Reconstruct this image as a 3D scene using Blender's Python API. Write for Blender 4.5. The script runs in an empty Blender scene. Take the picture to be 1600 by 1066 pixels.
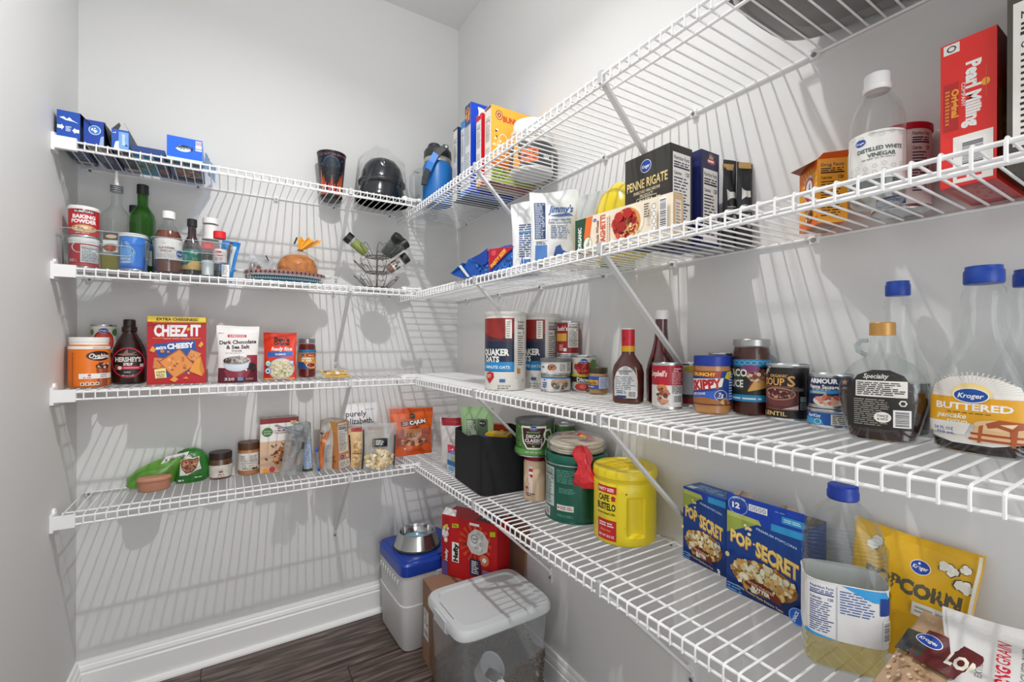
import bpy, bmesh, math, random
from mathutils import Vector, Matrix
sc = bpy.context.scene
C = sc.collection
PI = math.pi
# ------------------------------------------------------------------ camera, world, lights, exposure
cam = bpy.data.objects.new('camera', bpy.data.cameras.new('camera'))
C.objects.link(cam)
cam.data.sensor_width = 36
cam.data.lens = 713 / 1600 * 36
cam.data.shift_y = .0018
cam.data.clip_start = .02
cam.matrix_world = Matrix.Translation((-.9725, -2.0703, 1.21)) @ Matrix.Rotation(-.5588, 4, 'Z') @ Matrix.Rotation(PI / 2, 4, 'X') @ Matrix.Rotation(.004, 4, 'Z')
sc.camera = cam
world = bpy.data.worlds.new('world')
sc.world = world
world.use_nodes = True
wb = world.node_tree.nodes['Background']
wb.inputs[0].default_value = (.97, .985, 1, 1)
wb.inputs[1].default_value = 1.0
vs = sc.view_settings
vs.view_transform = 'Standard'
vs.look = 'None'
vs.gamma = 1
vs.use_curve_mapping = False
vs.exposure = .25
sc.cycles.max_bounces = 10
sc.cycles.diffuse_bounces = 6
sc.cycles.transparent_max_bounces = 24
sc.cycles.caustics_reflective = False
sc.cycles.caustics_refractive = False
LX, LY = -.70, -1.27
lamp = bpy.data.lights.new('ceiling_bulb', 'POINT')
lamp.shadow_soft_size = .016
lamp.energy = 5.5
lamp.color = (1, .99, .975)
lampo = bpy.data.objects.new('ceiling_bulb', lamp)
C.objects.link(lampo)
lampo.location = (LX, LY, 2.6)
down = bpy.data.lights.new('added_shaping_light', 'AREA')  # second light added at the lamp, tilted to favour the back wall
down.shape = 'DISK'
down.size = .035
down.spread = math.radians(135)
down.energy = 9.5
down.color = (1, .99, .975)
downo = bpy.data.objects.new('added_shaping_light', down)
C.objects.link(downo)
downo.location = (LX, LY, 2.655)
downo.rotation_euler = Vector((-.16, .21, -1)).to_track_quat('-Z', 'Y').to_euler()
door = bpy.data.lights.new('added_doorway_fill', 'AREA')  # fill light added outside the unseen doorway to even out the room
door.shape = 'RECTANGLE'
door.size, door.size_y = 1.0, 2.0
door.energy = 13.5
door.color = (.97, .985, 1)
dooro = bpy.data.objects.new('added_doorway_fill', door)
C.objects.link(dooro)
dooro.location = (-.75, -3.4, 1.15)
dooro.rotation_euler = (PI / 2, 0, 0)

# ------------------------------------------------------------------ materials
def lin(h):
    c = [int(h[i:i + 2], 16) / 255 for i in (0, 2, 4)]
    return tuple(x / 12.92 if x <= .04045 else ((x + .055) / 1.055) ** 2.4 for x in c)
MC = {}
def M(h, rough=.45, metal=0, coat=0, var=0, bump=0, scale=60, emit=0):
    """opaque material: base colour with an optional noise variation and bump"""
    key = (h, rough, metal, coat, var, bump, scale, emit)
    if key in MC:
        return MC[key]
    m = bpy.data.materials.new('paint_' + h)
    m.use_nodes = True
    nt = m.node_tree
    b = nt.nodes['Principled BSDF']
    c = tuple(min(.92, x * 1.06) for x in lin(h))
    b.inputs['Base Color'].default_value = (*c, 1)
    b.inputs['Roughness'].default_value = rough
    b.inputs['Metallic'].default_value = metal
    b.inputs['Coat Weight'].default_value = coat
    if emit:
        b.inputs['Emission Color'].default_value = (*c, 1)
        b.inputs['Emission Strength'].default_value = emit
    if var or bump:
        tc = nt.nodes.new('ShaderNodeTexCoord')
        n = nt.nodes.new('ShaderNodeTexNoise')
        n.inputs['Scale'].default_value = scale
        n.inputs['Detail'].default_value = 4
        nt.links.new(tc.outputs['Object'], n.inputs['Vector'])
        if var:
            mx = nt.nodes.new('ShaderNodeMix')
            mx.data_type = 'RGBA'
            mx.inputs[6].default_value = (*[x * (1 - var) for x in c], 1)
            mx.inputs[7].default_value = (*[min(1, x * (1 + var)) for x in c], 1)
            nt.links.new(n.outputs[0], mx.inputs[0])
            nt.links.new(mx.outputs[2], b.inputs['Base Color'])
        if bump:
            bp = nt.nodes.new('ShaderNodeBump')
            bp.inputs['Strength'].default_value = bump
            bp.inputs['Distance'].default_value = .002
            nt.links.new(n.outputs[0], bp.inputs['Height'])
            nt.links.new(bp.outputs[0], b.inputs['Normal'])
    MC[key] = m
    return m
def G(h='f4f8f8', rough=.03, haze=0, gain=1.0, bump=0, scale=40, base=.03):
    """thin clear plastic or glass sheet: see-through with a fresnel reflection, optionally hazy"""
    key = ('G', h, rough, haze, gain, bump, scale, base)
    if key in MC:
        return MC[key]
    m = bpy.data.materials.new('clear_' + h)
    m.use_nodes = True
    nt = m.node_tree
    nt.nodes.remove(nt.nodes['Principled BSDF'])
    N = nt.nodes.new
    out = nt.nodes['Material Output']
    t = N('ShaderNodeBsdfTransparent'); t.inputs[0].default_value = (*lin(h), 1)
    g = N('ShaderNodeBsdfGlossy'); g.inputs['Roughness'].default_value = rough
    g.inputs[0].default_value = (.95, .97, .97, 1)
    f = N('ShaderNodeLayerWeight'); f.inputs[0].default_value = .5
    pw = N('ShaderNodeMath'); pw.operation = 'POWER'; pw.inputs[1].default_value = 3.5
    mu = N('ShaderNodeMath'); mu.operation = 'MULTIPLY_ADD'; mu.inputs[1].default_value = .7 * gain; mu.inputs[2].default_value = base; mu.use_clamp = True
    mx = N('ShaderNodeMixShader')
    nt.links.new(f.outputs['Facing'], pw.inputs[0])
    nt.links.new(pw.outputs[0], mu.inputs[0])
    nt.links.new(mu.outputs[0], mx.inputs[0])
    nt.links.new(t.outputs[0], mx.inputs[1])
    nt.links.new(g.outputs[0], mx.inputs[2])
    last = mx
    if haze:
        d = N('ShaderNodeBsdfDiffuse'); d.inputs[0].default_value = (*lin(h), 1)
        m2 = N('ShaderNodeMixShader'); m2.inputs[0].default_value = haze
        nt.links.new(mx.outputs[0], m2.inputs[1]); nt.links.new(d.outputs[0], m2.inputs[2])
        last = m2
    if bump:
        tc = N('ShaderNodeTexCoord')
        n = N('ShaderNodeTexNoise'); n.inputs['Scale'].default_value = scale; n.inputs['Detail'].default_value = 3
        n.inputs['Distortion'].default_value = 1.5
        bp = N('ShaderNodeBump'); bp.inputs['Strength'].default_value = bump; bp.inputs['Distance'].default_value = .006
        nt.links.new(tc.outputs['Object'], n.inputs['Vector'])
        nt.links.new(n.outputs[0], bp.inputs['Height'])
        nt.links.new(bp.outputs[0], g.inputs['Normal']); nt.links.new(bp.outputs[0], f.inputs['Normal'])
    nt.links.new(last.outputs[0], out.inputs[0])
    MC[key] = m
    return m
WHITE = 'f0f0ee'

# ------------------------------------------------------------------ mesh helpers
class MB:
    def __init__(s):
        s.v, s.f, s.mi, s.sm = [], [], [], []
    def add(s, v, f, mi=0, sm=False):
        o = len(s.v)
        s.v += v
        for q in f:
            s.f.append([i + o for i in q]); s.mi.append(mi); s.sm.append(sm)
        return s
    def box(s, x0, x1, y0, y1, z0, z1, mi=0):
        v = [(x, y, z) for z in (z0, z1) for y in (y0, y1) for x in (x0, x1)]
        return s.add(v, [(0, 2, 3, 1), (4, 5, 7, 6), (0, 1, 5, 4), (2, 6, 7, 3), (0, 4, 6, 2), (1, 3, 7, 5)], mi)
    def loft(s, rings, mi=0, sm=True, caps=True, closed=True):
        n = len(rings[0]); v = [p for r in rings for p in r]; f = []
        for k in range(len(rings) - 1):
            for i in range(n if closed else n - 1):
                j = (i + 1) % n
                f.append((k * n + i, k * n + j, (k + 1) * n + j, (k + 1) * n + i))
        s.add(v, f, mi, sm)
        if caps:
            s.add(list(rings[0]), [tuple(range(n))[::-1]], mi)
            s.add(list(rings[-1]), [tuple(range(n))], mi)
        return s
    def sup(s, prof, mi=0, seg=40, caps=True, c=(0, 0)):
        """stacked super-ellipse sections (a, b, z, n): bottles, jars, cans"""
        rings = []
        for p in prof:
            a, b, z = p[:3]; n = p[3] if len(p) > 3 else 2
            ring = []
            for i in range(seg):
                t = 2 * PI * i / seg; ct, st = math.cos(t), math.sin(t)
                ring.append((c[0] + a * math.copysign(abs(ct) ** (2 / n), ct), c[1] + b * math.copysign(abs(st) ** (2 / n), st), z))
            rings.append(ring)
        return s.loft(rings, mi, True, caps)
    def lathe(s, prof, mi=0, seg=40, caps=True, c=(0, 0)):
        return s.sup([(r, r, z) for r, z in prof], mi, seg, caps, c)
    def tube(s, pts, r, mi=0, seg=6, closed=False):
        pts = [Vector(p) for p in pts]; rings = []
        n = len(pts); up = None
        for i, p in enumerate(pts):
            a = pts[i - 1] if (i or closed) else p
            b = pts[(i + 1) % n] if (i < n - 1 or closed) else p
            d = (b - a).normalized()
            if up is None:
                up = Vector((0, 0, 1)) if abs(d.z) < .9 else Vector((1, 0, 0))
            x = d.cross(up)
            if x.length < 1e-4:
                x = d.cross(Vector((1, .3, 0)))
            x.normalize(); y = x.cross(d).normalized(); up = y
            rings.append([tuple(p + r * (math.cos(2 * PI * k / seg) * x + math.sin(2 * PI * k / seg) * y)) for k in range(seg)])
        if closed:
            rings.append(rings[0])
        return s.loft(rings, mi, True, not closed)
    def build(s, name, mats, parent=None, bevel=0, seg=2, sub=0):
        me = bpy.data.meshes.new(name)
        me.from_pydata([tuple(p) for p in s.v], [], s.f)
        for m in (mats if isinstance(mats, (list, tuple)) else [mats]):
            me.materials.append(m)
        me.polygons.foreach_set('material_index', s.mi)
        me.polygons.foreach_set('use_smooth', s.sm)
        if bevel:
            bm = bmesh.new(); bm.from_mesh(me)
            bmesh.ops.remove_doubles(bm, verts=bm.verts, dist=1e-6)
            bmesh.ops.bevel(bm, geom=bm.edges[:] , offset=bevel, segments=seg, affect='EDGES', clamp_overlap=True)
            bm.to_mesh(me); bm.free()
        me.update()
        if any(s.sm):
            me.set_sharp_from_angle(angle=.62)
        o = bpy.data.objects.new(name, me)
        C.objects.link(o)
        if parent:
            o.parent = parent
        if sub:
            md = o.modifiers.new('subsurf', 'SUBSURF'); md.levels = md.render_levels = sub
        return o
def tag(o, label=None, cat=None, group=None, kind=None):
    if label: o['label'] = label
    if cat: o['category'] = cat
    if group: o['group'] = group
    if kind: o['kind'] = kind
    return o
def thing(name, label, cat, loc, rz=0, group=None, rx=0, ry=0):
    o = bpy.data.objects.new(name, None)
    C.objects.link(o)
    o.empty_display_size = .02
    o.matrix_world = Matrix.Translation(loc) @ Matrix.Rotation(math.radians(rz), 4, 'Z') @ Matrix.Rotation(math.radians(ry), 4, 'Y') @ Matrix.Rotation(math.radians(rx), 4, 'X')
    return tag(o, label, cat, group)
def aim(x, y, extra=0):
    """rotation that turns a front towards the standing place in the middle of the aisle"""
    return math.degrees(math.atan2(-.9725 - x, 2.0703 + y)) + extra

# ------------------------------------------------------------------ printed labels: flat shapes laid on a surface (millimetres)
TX = {}
def glyphs(txt, bold, shear):
    key = (txt, bold, shear)
    if key not in TX:
        cu = bpy.data.curves.new('lettering', 'FONT')
        cu.body = txt; cu.size = 1; cu.resolution_u = 2; cu.offset = bold; cu.shear = shear; cu.fill_mode = 'FRONT'
        ob = bpy.data.objects.new('lettering', cu)
        me = ob.to_mesh()
        v = [(p.co.x, p.co.y) for p in me.vertices]; f = [tuple(p.vertices) for p in me.polygons]
        ob.to_mesh_clear(); bpy.data.objects.remove(ob); bpy.data.curves.remove(cu)
        if not v: v, f = [(0, 0), (.1, 0), (.1, .1)], [(0, 1, 2)]
        TX[key] = (v, f)
    return TX[key]
def R(x0, y0, x1, y1, c): return [([(x0, y0), (x1, y0), (x1, y1), (x0, y1)], [(0, 1, 2, 3)], c)]
def PG(pts, c): return [(list(pts), [tuple(range(len(pts)))], c)]
def E(cx, cy, rx, ry, c, n=20, a0=0, a1=360):
    return PG([(cx + rx * math.cos(math.radians(a0 + (a1 - a0) * i / n)), cy + ry * math.sin(math.radians(a0 + (a1 - a0) * i / n))) for i in range(n + (a1 - a0 != 360))], c)
def RING(cx, cy, rx, ry, w, c, n=24):
    p = []; f = []
    for i in range(n):
        t = 2 * PI * i / n
        p += [(cx + rx * math.cos(t), cy + ry * math.sin(t)), (cx + (rx - w) * math.cos(t), cy + (ry - w) * math.sin(t))]
        j = (i + 1) % n; f.append((2 * i, 2 * j, 2 * j + 1, 2 * i + 1))
    return [(p, f, c)]
def T(txt, cx, cy, H, c, W=None, rot=0, bold=.02, shear=0, arc=0, left=False, slope=0):
    v, f = glyphs(txt, bold, shear)
    x0, x1 = min(p[0] for p in v), max(p[0] for p in v)
    y0, y1 = 0, .73
    k = H / (y1 - y0); kx = W / (x1 - x0) if W else k
    w = (x1 - x0) * kx; cr, sr = math.cos(math.radians(rot)), math.sin(math.radians(rot))
    out = []
    for x, y in v:
        X = (x - x0) * kx - (0 if left else w / 2); Y = (y - (y0 + y1) / 2) * k
        Y += arc * (1 - (2 * X / w) ** 2) + slope * X
        out.append((cx + X * cr - Y * sr, cy + X * sr + Y * cr))
    return [(out, f, c)]
def S(n, cx, cy, rx, ry, size, cols, seed=1, sq=1):
    rnd = random.Random(seed); out = []
    for i in range(n):
        t, r = rnd.uniform(0, 2 * PI), math.sqrt(rnd.random())
        s = size * rnd.uniform(.6, 1.3); a = rnd.uniform(0, 2 * PI)
        x, y = cx + rx * r * math.cos(t), cy + ry * r * math.sin(t)
        m = rnd.choice((5, 6, 7)); q = rnd.uniform(.55, 1)
        pts = []
        for j in range(m):
            u = 2 * PI * j / m; px, py = s * math.cos(u), s * q * math.sin(u)
            pts.append((x + px * math.cos(a) - py * math.sin(a), y + (px * math.sin(a) + py * math.cos(a)) * sq))
        out += PG(pts, rnd.choice(cols))
    return out
def L(x0, y0, x1, y1, n, c, seed=0, fill=.55, left=True):
    """rows of fine print"""
    rnd = random.Random(seed + n); P, F = [], []
    st = (y1 - y0) / n
    for i in range(n):
        y = y1 - (i + .5) * st; x = x0; e = x0 + (x1 - x0) * rnd.uniform(.72, 1)
        while x < e:
            w = min(e - x, rnd.uniform(1.2, 4.5) * st)
            k = len(P); h = st * fill / 2
            P += [(x, y - h), (x + w, y - h), (x + w, y + h), (x, y + h)]; F.append((k, k + 1, k + 2, k + 3))
            x += w + st * .55
    return [(P, F, c)]
def NF(x0, y0, x1, y1, bg='f2f2f0', c='1c1c20', seed=0, head='Nutrition Facts'):
    w, h = x1 - x0, y1 - y0
    s = R(x0, y0, x1, y1, bg) + T(head, (x0 + x1) / 2, y1 - h * .07, h * .055, c, W=w * .88)
    s += R(x0 + w * .05, y1 - h * .22, x1 - w * .05, y1 - h * .195, c) + L(x0 + w * .06, y1 - h * .19, x1 - w * .06, y1 - h * .12, 2, c, seed)
    s += T('Calories', x0 + w * .27, y1 - h * .29, h * .05, c, W=w * .42) + T('120', x1 - w * .17, y1 - h * .285, h * .06, c, W=w * .2)
    s += L(x0 + w * .06, y0 + h * .3, x1 - w * .06, y1 - h * .34, 8, c, seed, .4) + R(x0 + w * .05, y0 + h * .27, x1 - w * .05, y0 + h * .29, c)
    return s + L(x0 + w * .06, y0 + h * .04, x1 - w * .06, y0 + h * .26, 5, c, seed + 3, .4)
def BC(x0, y0, x1, y1, c='18181a', vert=False):
    s = R(x0, y0, x1, y1, 'f4f4f2'); rnd = random.Random(int(x0 * 7 + y0)); a, b = (y0, y1) if vert else (x0, x1)
    p = a + (b - a) * .08; P, F = [], []
    while p < b - (b - a) * .1:
        w = (b - a) * rnd.choice((.012, .02, .035)); k = len(P)
        q = [(x0 + (x1 - x0) * .12, p), (x1 - (x1 - x0) * .12, p), (x1 - (x1 - x0) * .12, p + w), (x0 + (x1 - x0) * .12, p + w)] if vert else [(p, y0 + (y1 - y0) * .15), (p + w, y0 + (y1 - y0) * .15), (p + w, y1 - (y1 - y0) * .1), (p, y1 - (y1 - y0) * .1)]
        P += q; F.append((k, k + 1, k + 2, k + 3)); p += w + (b - a) * rnd.choice((.015, .025))
    return s + [(P, F, c)]
def KR(cx, cy, rx, ry=None, rot=0):
    """blue oval store emblem with script lettering"""
    ry = ry or rx * .66
    return E(cx, cy, rx, ry, 'f4f4f2') + E(cx, cy, rx * .93, ry * .92, '123f9c') + T('Kroger', cx, cy, ry * .55, 'f6f6f6', W=rx * 1.5, shear=.25, rot=rot)
def decal(parent, name, shapes, fm, du=0, dv=0, off=.00022, rough=.4, step=5e-5, coat=0):
    bm = bmesh.new(); cols = []
    for i, (v, f, c) in enumerate(shapes):
        if c not in cols: cols.append(c)
        vv = [bm.verts.new((x, y, i)) for x, y in v]
        for q in f:
            try:
                fc = bm.faces.new([vv[k] for k in q]); fc.material_index = cols.index(c)
            except ValueError:
                pass
    for ax, d in ((0, du), (1, dv)):
        if d and bm.verts:
            d *= 1000
            lo = min(v.co[ax] for v in bm.verts); hi = max(v.co[ax] for v in bm.verts)
            k = math.floor(lo / d) + 1
            while k * d < hi:
                no = (1, 0, 0) if ax == 0 else (0, 1, 0); co = [0, 0, 0]; co[ax] = k * d
                bmesh.ops.bisect_plane(bm, geom=bm.verts[:] + bm.edges[:] + bm.faces[:], plane_co=co, plane_no=no, dist=1e-5)
                k += 1
    for v in bm.verts:
        v.co = fm(v.co.x * .001, v.co.y * .001, off + v.co.z * step)
    me = bpy.data.meshes.new(name); bm.to_mesh(me); bm.free()
    for c in cols: me.materials.append(M(c, rough, coat=coat))
    o = bpy.data.objects.new(name, me); C.objects.link(o); o.parent = parent
    return o
def fcyl(r): return lambda u, v, o: ((r + o) * math.sin(u / r), -(r + o) * math.cos(u / r), v)
def fflat(y): return lambda u, v, o: (u, y - o, v)
def fsup(prof):
    def f(u, v, o):
        for p, q in zip(prof, prof[1:]):
            if p[2] <= v <= q[2] and q[2] > p[2]:
                t = (v - p[2]) / (q[2] - p[2]); break
        else:
            p = q = prof[-1] if v > prof[-1][2] else prof[0]; t = 0
        a, b = p[0] + t * (q[0] - p[0]), p[1] + t * (q[1] - p[1])
        n = (p[3] if len(p) > 3 else 2); n += t * ((q[3] if len(q) > 3 else 2) - n)
        k = max(0, 1 - min(1, abs(u) / a) ** n) ** (1 / n)
        return (u * (1 + o / a), -b * k - o, v)
    return f

# ------------------------------------------------------------------ the room
RX, LXW, CEIL, FRONT = 0.0, -1.3976, 2.764, -3.1
def wallmat():
    return M('dadad9', .62, var=.012, bump=.05, scale=90)
def struct(name, mb, m, parent=None, label=None):
    o = mb.build(name, m, parent)
    o['kind'] = 'structure'
    if label: o['label'] = label
    return o
WM = wallmat()
struct('wall_back', MB().box(LXW - .1, .1, 0, .1, -.1, CEIL + .1), WM)
struct('wall_right', MB().box(0, .1, FRONT - .1, 0, -.1, CEIL + .1), WM)
struct('wall_left', MB().box(LXW - .1, LXW, FRONT - .1, 0, -.1, CEIL + .1), WM)
wf = MB()
wf.box(LXW, -1.28, FRONT - .1, FRONT, 0, CEIL).box(-.22, 0, FRONT - .1, FRONT, 0, CEIL).box(-1.28, -.22, FRONT - .1, FRONT, 2.15, CEIL)
struct('wall_front', wf, WM)
struct('ceiling', MB().box(LXW - .1, .1, FRONT - .1, .1, CEIL, CEIL + .1), M('dededd', .8, var=.01, bump=.05, scale=120))
fl = struct('floor', MB().box(LXW, 0, FRONT - .6, 0, -.05, -.004), M('1a1513', .7))
def woodmat(seed):
    m = bpy.data.materials.new('dark_oak_plank'); m.use_nodes = True
    nt = m.node_tree; b = nt.nodes['Principled BSDF']; N = nt.nodes.new
    tc = N('ShaderNodeTexCoord'); mp = N('ShaderNodeMapping')
    mp.inputs['Scale'].default_value = (2.2, 26, 26); mp.inputs['Location'].default_value = (seed * 3.1, seed, 0)
    n = N('ShaderNodeTexNoise'); n.inputs['Scale'].default_value = 2.2; n.inputs['Detail'].default_value = 8; n.inputs['Distortion'].default_value = .8
    cr = N('ShaderNodeValToRGB')
    cr.color_ramp.elements[0].position = .32; cr.color_ramp.elements[0].color = (*lin('2e2522'), 1)
    cr.color_ramp.elements[1].position = .68; cr.color_ramp.elements[1].color = (*lin('7d6c64'), 1)
    e = cr.color_ramp.elements.new(.5); e.color = (*lin('52453f'), 1)
    bp = N('ShaderNodeBump'); bp.inputs['Strength'].default_value = .25; bp.inputs['Distance'].default_value = .002
    nt.links.new(tc.outputs['Object'], mp.inputs[0]); nt.links.new(mp.outputs[0], n.inputs[0])
    nt.links.new(n.outputs[0], cr.inputs[0]); nt.links.new(cr.outputs[0], b.inputs[0])
    nt.links.new(n.outputs[0], bp.inputs['Height']); nt.links.new(bp.outputs[0], b.inputs['Normal'])
    b.inputs['Roughness'].default_value = .42
    return m
wms = [woodmat(i) for i in range(5)]
y = -.002; row = 0; rnd = random.Random(4)
while y > FRONT:
    x = LXW; first = True
    while x < -.003:
        ln = (.35 + .3 * ((row * 7) % 4) / 1.3) if first else 1.2
        x2 = min(x + ln, -.001); first = False
        o = MB().box(x + .0008, x2 - .0008, y - .1485, y - .0008, -.008, 0).build('floor_plank', wms[rnd.randrange(5)], fl, bevel=.0012, seg=1)
        x = x2
    y -= .15; row += 1
def profile(name, pts, a, b, nrm, m):
    """extrude a baseboard profile (distance from wall, height) from a to b"""
    a, b, n = Vector(a), Vector(b), Vector(nrm)
    r = [[tuple(p + n * d + Vector((0, 0, h))) for d, h in pts] for p in (a, b)]
    return struct(name, MB().loft(r, 0, False), m)
bp_ = [(0, 0), (.017, 0), (.017, .092), (.0135, .096), (.0135, .1), (.015, .104), (.012, .116), (.0085, .12), (.0085, .124), (.006, .133), (0, .135)]
sh_ = [(.017, 0), (.033, 0), (.032, .007), (.027, .014), (.017, .018)]
TM = M('ececeb', .35)
for k, (nm, a, b, n) in enumerate([('back', (LXW, 0, 0), (0, 0, 0), (0, -1, 0)), ('right', (0, 0, 0), (0, FRONT, 0), (-1, 0, 0)), ('left', (LXW, FRONT, 0), (LXW, 0, 0), (1, 0, 0))]):
    profile('baseboard_' + nm, bp_, a, b, n, TM)
    profile('trim_%d' % (k + 1), sh_, a, b, n, TM)

# ------------------------------------------------------------------ ceiling lamp
t = thing('ceiling_light', 'round white flush ceiling lamp over the middle of the pantry', 'lamp', (LX, LY, CEIL))
MB().lathe([(.15, -.03), (.155, -.02), (.155, 0)]).build('lamp_base', M('e8e8e6', .4), t)
MB().lathe([(.06, -.095), (.10, -.082), (.135, -.055), (.147, -.03)]).build('lamp_diffuser', M('fff8ee', .5, emit=.8), t)

# ------------------------------------------------------------------ wire shelves
SHM = M('f1f2f2', .32, coat=.2)
ZR = [1.774, 1.4153, 1.0572, .7021]
ZB = [1.7882, 1.4213, 1.061, .6978]
TOP = .0064
def mesh_only(mb, m):
    o = mb.build('tmp', m); me = o.data; bpy.data.objects.remove(o); return me
def wire_mesh(dep):
    p = [(0, -.003, .0047), (0, -dep + .006, .0047), (0, -dep - .001, .004), (0, -dep - .0042, .0012), (0, -dep - .0047, -.004), (0, -dep - .0047, -.0225)]
    return mesh_only(MB().tube(p, .0019, seg=6), SHM)
WIRE = {.305: wire_mesh(.305), .2727: wire_mesh(.2727)}
def clone(me, name, parent, loc=(0, 0, 0)):
    o = bpy.data.objects.new(name, me); C.objects.link(o); o.parent = parent; o.location = loc; return o
CLIP = mesh_only(MB().box(-.007, .007, -.0105, 0, -.011, .007).tube([(-.0085, -.006, 0), (.0085, -.006, 0)], .0055, seg=8), M('e9e9e8', .4))
SCREW = mesh_only(MB().add(*(lambda p: (p, [tuple(range(10))]))([(.0045 * math.cos(2 * PI * i / 10), -.0022, .0045 * math.sin(2 * PI * i / 10)) for i in range(10)])).tube([(0, 0, 0), (0, -.0025, 0)], .0045, seg=10), M('8f9499', .3, metal=.8))
BARM = M('d9dada', .4)
def shelf(label, loc, rz, x0, x1, dep, braces, clips, end=False):
    t = thing('wire_shelf', label, 'shelf', loc, rz, 'white wire pantry shelves')
    for yy, zz, r in ((-.0045, 0, .0027), (-dep + .055, 0, .003), (-dep, 0, .0031), (-dep, -.0212, .0031)):
        MB().tube([(x0, yy, zz), (x1, yy, zz)], r, seg=8).build('rod', SHM, t)
    x = x0 + .008
    while x < x1 - .002:
        clone(WIRE[dep], 'cross_wire', t, (x, 0, 0)); x += .0254
    for bx in braces:
        a, b = Vector((bx, -dep + .002, -.012)), Vector((bx, -.009, -.292))
        d = (b - a).normalized(); n = d.cross(Vector((1, 0, 0))).normalized()
        h, k = .0065, .0035
        rings = [[tuple(p + Vector((sx * h, 0, 0)) + n * sy * k) for sx, sy in ((-1, -1), (1, -1), (1, 1), (-1, 1))] for p in (a - d * .004, b)]
        br = MB().loft(rings, 0, False).box(bx - .0065, bx + .0065, -.0095, -.0005, -.305, -.284).box(bx - .008, bx + .008, -.003, -.0003, -.335, -.29).build('brace', BARM, t)
        clone(SCREW, 'screw', br, (bx, -.003, -.318))
        MB().box(bx - .006, bx + .006, -dep - .0066, -dep + .004, -.018, .0068).build('brace_hook', M('c9cccd', .35, metal=.3), t)
    for cx in clips:
        c = clone(CLIP, 'wall_clip', t, (cx, 0, 0))
        clone(SCREW, 'screw', c, (.0, -.0105, -.004))
    if end:
        e = MB()
        e.box(x0 - .0118, x0 + .042, -dep - .009, -dep + .006, -.027, .0085).box(x0 - .012, x0 - .004, -dep - .0092, -dep + .03, -.034, .016)
        e.build('end_bracket', M('f0f0ef', .35), t)
        MB().tube([(x0 - .0125, -dep + .026, .016), (x0 - .006, -dep + .026, .016)], .011, seg=14).build('bracket_disc', M('eeeeed', .35), t)
    return t
WORD = ['topmost', 'second', 'third', 'lowest']
for k in range(4):
    shelf('%s white wire shelf on the long right wall, running past the camera' % WORD[k], (0, 0, ZR[k]), -90, .006, 2.75, .305,
          (.78, 1.355, 2.25), (.12, .42, .72, 1.05, 1.30 if k % 2 else 1.36, 1.63, 1.95, 2.3))
    shelf('%s white wire shelf on the short back wall' % WORD[k], (-1.385, 0, ZB[k]), 0, 0, 1.068, .2727, (.81,), (.02, .32, .58, .8, 1.04), True)
    c = thing('corner_clamp', '%s white clamp joining back and right wire shelves' % WORD[k], 'clamp', (-.318, -.262, ZB[k] + TOP), 0, 'shelf corner clamps')
    MB().box(-.055, .03, -.007, .007, 0, .006).build('clamp_bar', SHM, c, bevel=.0015)
    MB().box(-.05, -.036, -.009, .009, -.002, .009).build('clamp_hook', SHM, c)
    MB().box(.012, .026, -.009, .009, -.002, .009).build('clamp_hook', SHM, c)

# ------------------------------------------------------------------ builders for groceries
SR = [z + TOP for z in ZR]      # standing height on the right-hand shelves
SB = [z + TOP for z in ZB]      # standing height on the back shelves
def carton(name, label, cat, loc, rz, dim, col, f=None, r=None, l=None, t=None, d=None, side=None, group=None, rx=0, ry=0, topc=None, rough=.42, open_top=False):
    """printed paperboard box: front f, right r, left l, top t, bottom d"""
    w, dp, h = dim
    o = thing(name, label, cat, loc, rz, group, rx, ry)
    mb = MB().box(-w / 2, w / 2, -dp / 2, dp / 2, 0, h)
    mb.mi = [0, 2, 0, 0, 1, 1]
    mb.build('carton', [M(col, rough), M(side or col, rough), M(topc or side or col, rough)], o)
    if f: decal(o, 'front_print', f, fflat(-dp / 2))
    if r: decal(o, 'side_print', r, lambda u, v, e: (w / 2 + e, u, v))
    if l: decal(o, 'side_print', l, lambda u, v, e: (-w / 2 - e, -u, v))
    if t: decal(o, 'top_print', t, lambda u, v, e: (u, v, h + e))
    if d: decal(o, 'bottom_print', d, lambda u, v, e: (u, -v, -e))
    return o
TIN = lambda: M('c4c7c9', .25, metal=.85)
def can(name, label, loc, rz, r, h, col, sh, cat='can', group=None, lidc=None, lid='lid', bare=False, bodyh=None):
    """tin can with rolled rims and a wrapped paper label"""
    o = thing(name, label, cat, loc, rz, group)
    p = [(r * .93, .0), (r * .985, .0006), (r * 1.0, .002), (r * .985, .0045), (r * .965, .006), (r * .965, h - .006), (r * .985, h - .0045), (r, h - .002), (r * .985, h - .0003), (r * .95, h - .0004), (r * .94, h - .003), (r * .1, h - .003)]
    MB().lathe(p, seg=36).build('can_body', TIN(), o)
    rl = r * .975
    MB().lathe([(rl, .0065), (rl, h - .0065)], seg=40, caps=False).build('paper_label', M(col, .35), o)
    if sh: decal(o, 'print', sh, fcyl(rl), du=rl * .16)
    if lidc:
        MB().lathe([(r * 1.02, h - .008), (r * 1.03, h - .006), (r * 1.03, h + .001), (r * .97, h + .003), (r * .9, h + .0015), (r * .1, h + .0015)], seg=36).build(lid, M(lidc, .4), o)
    return o
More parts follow.
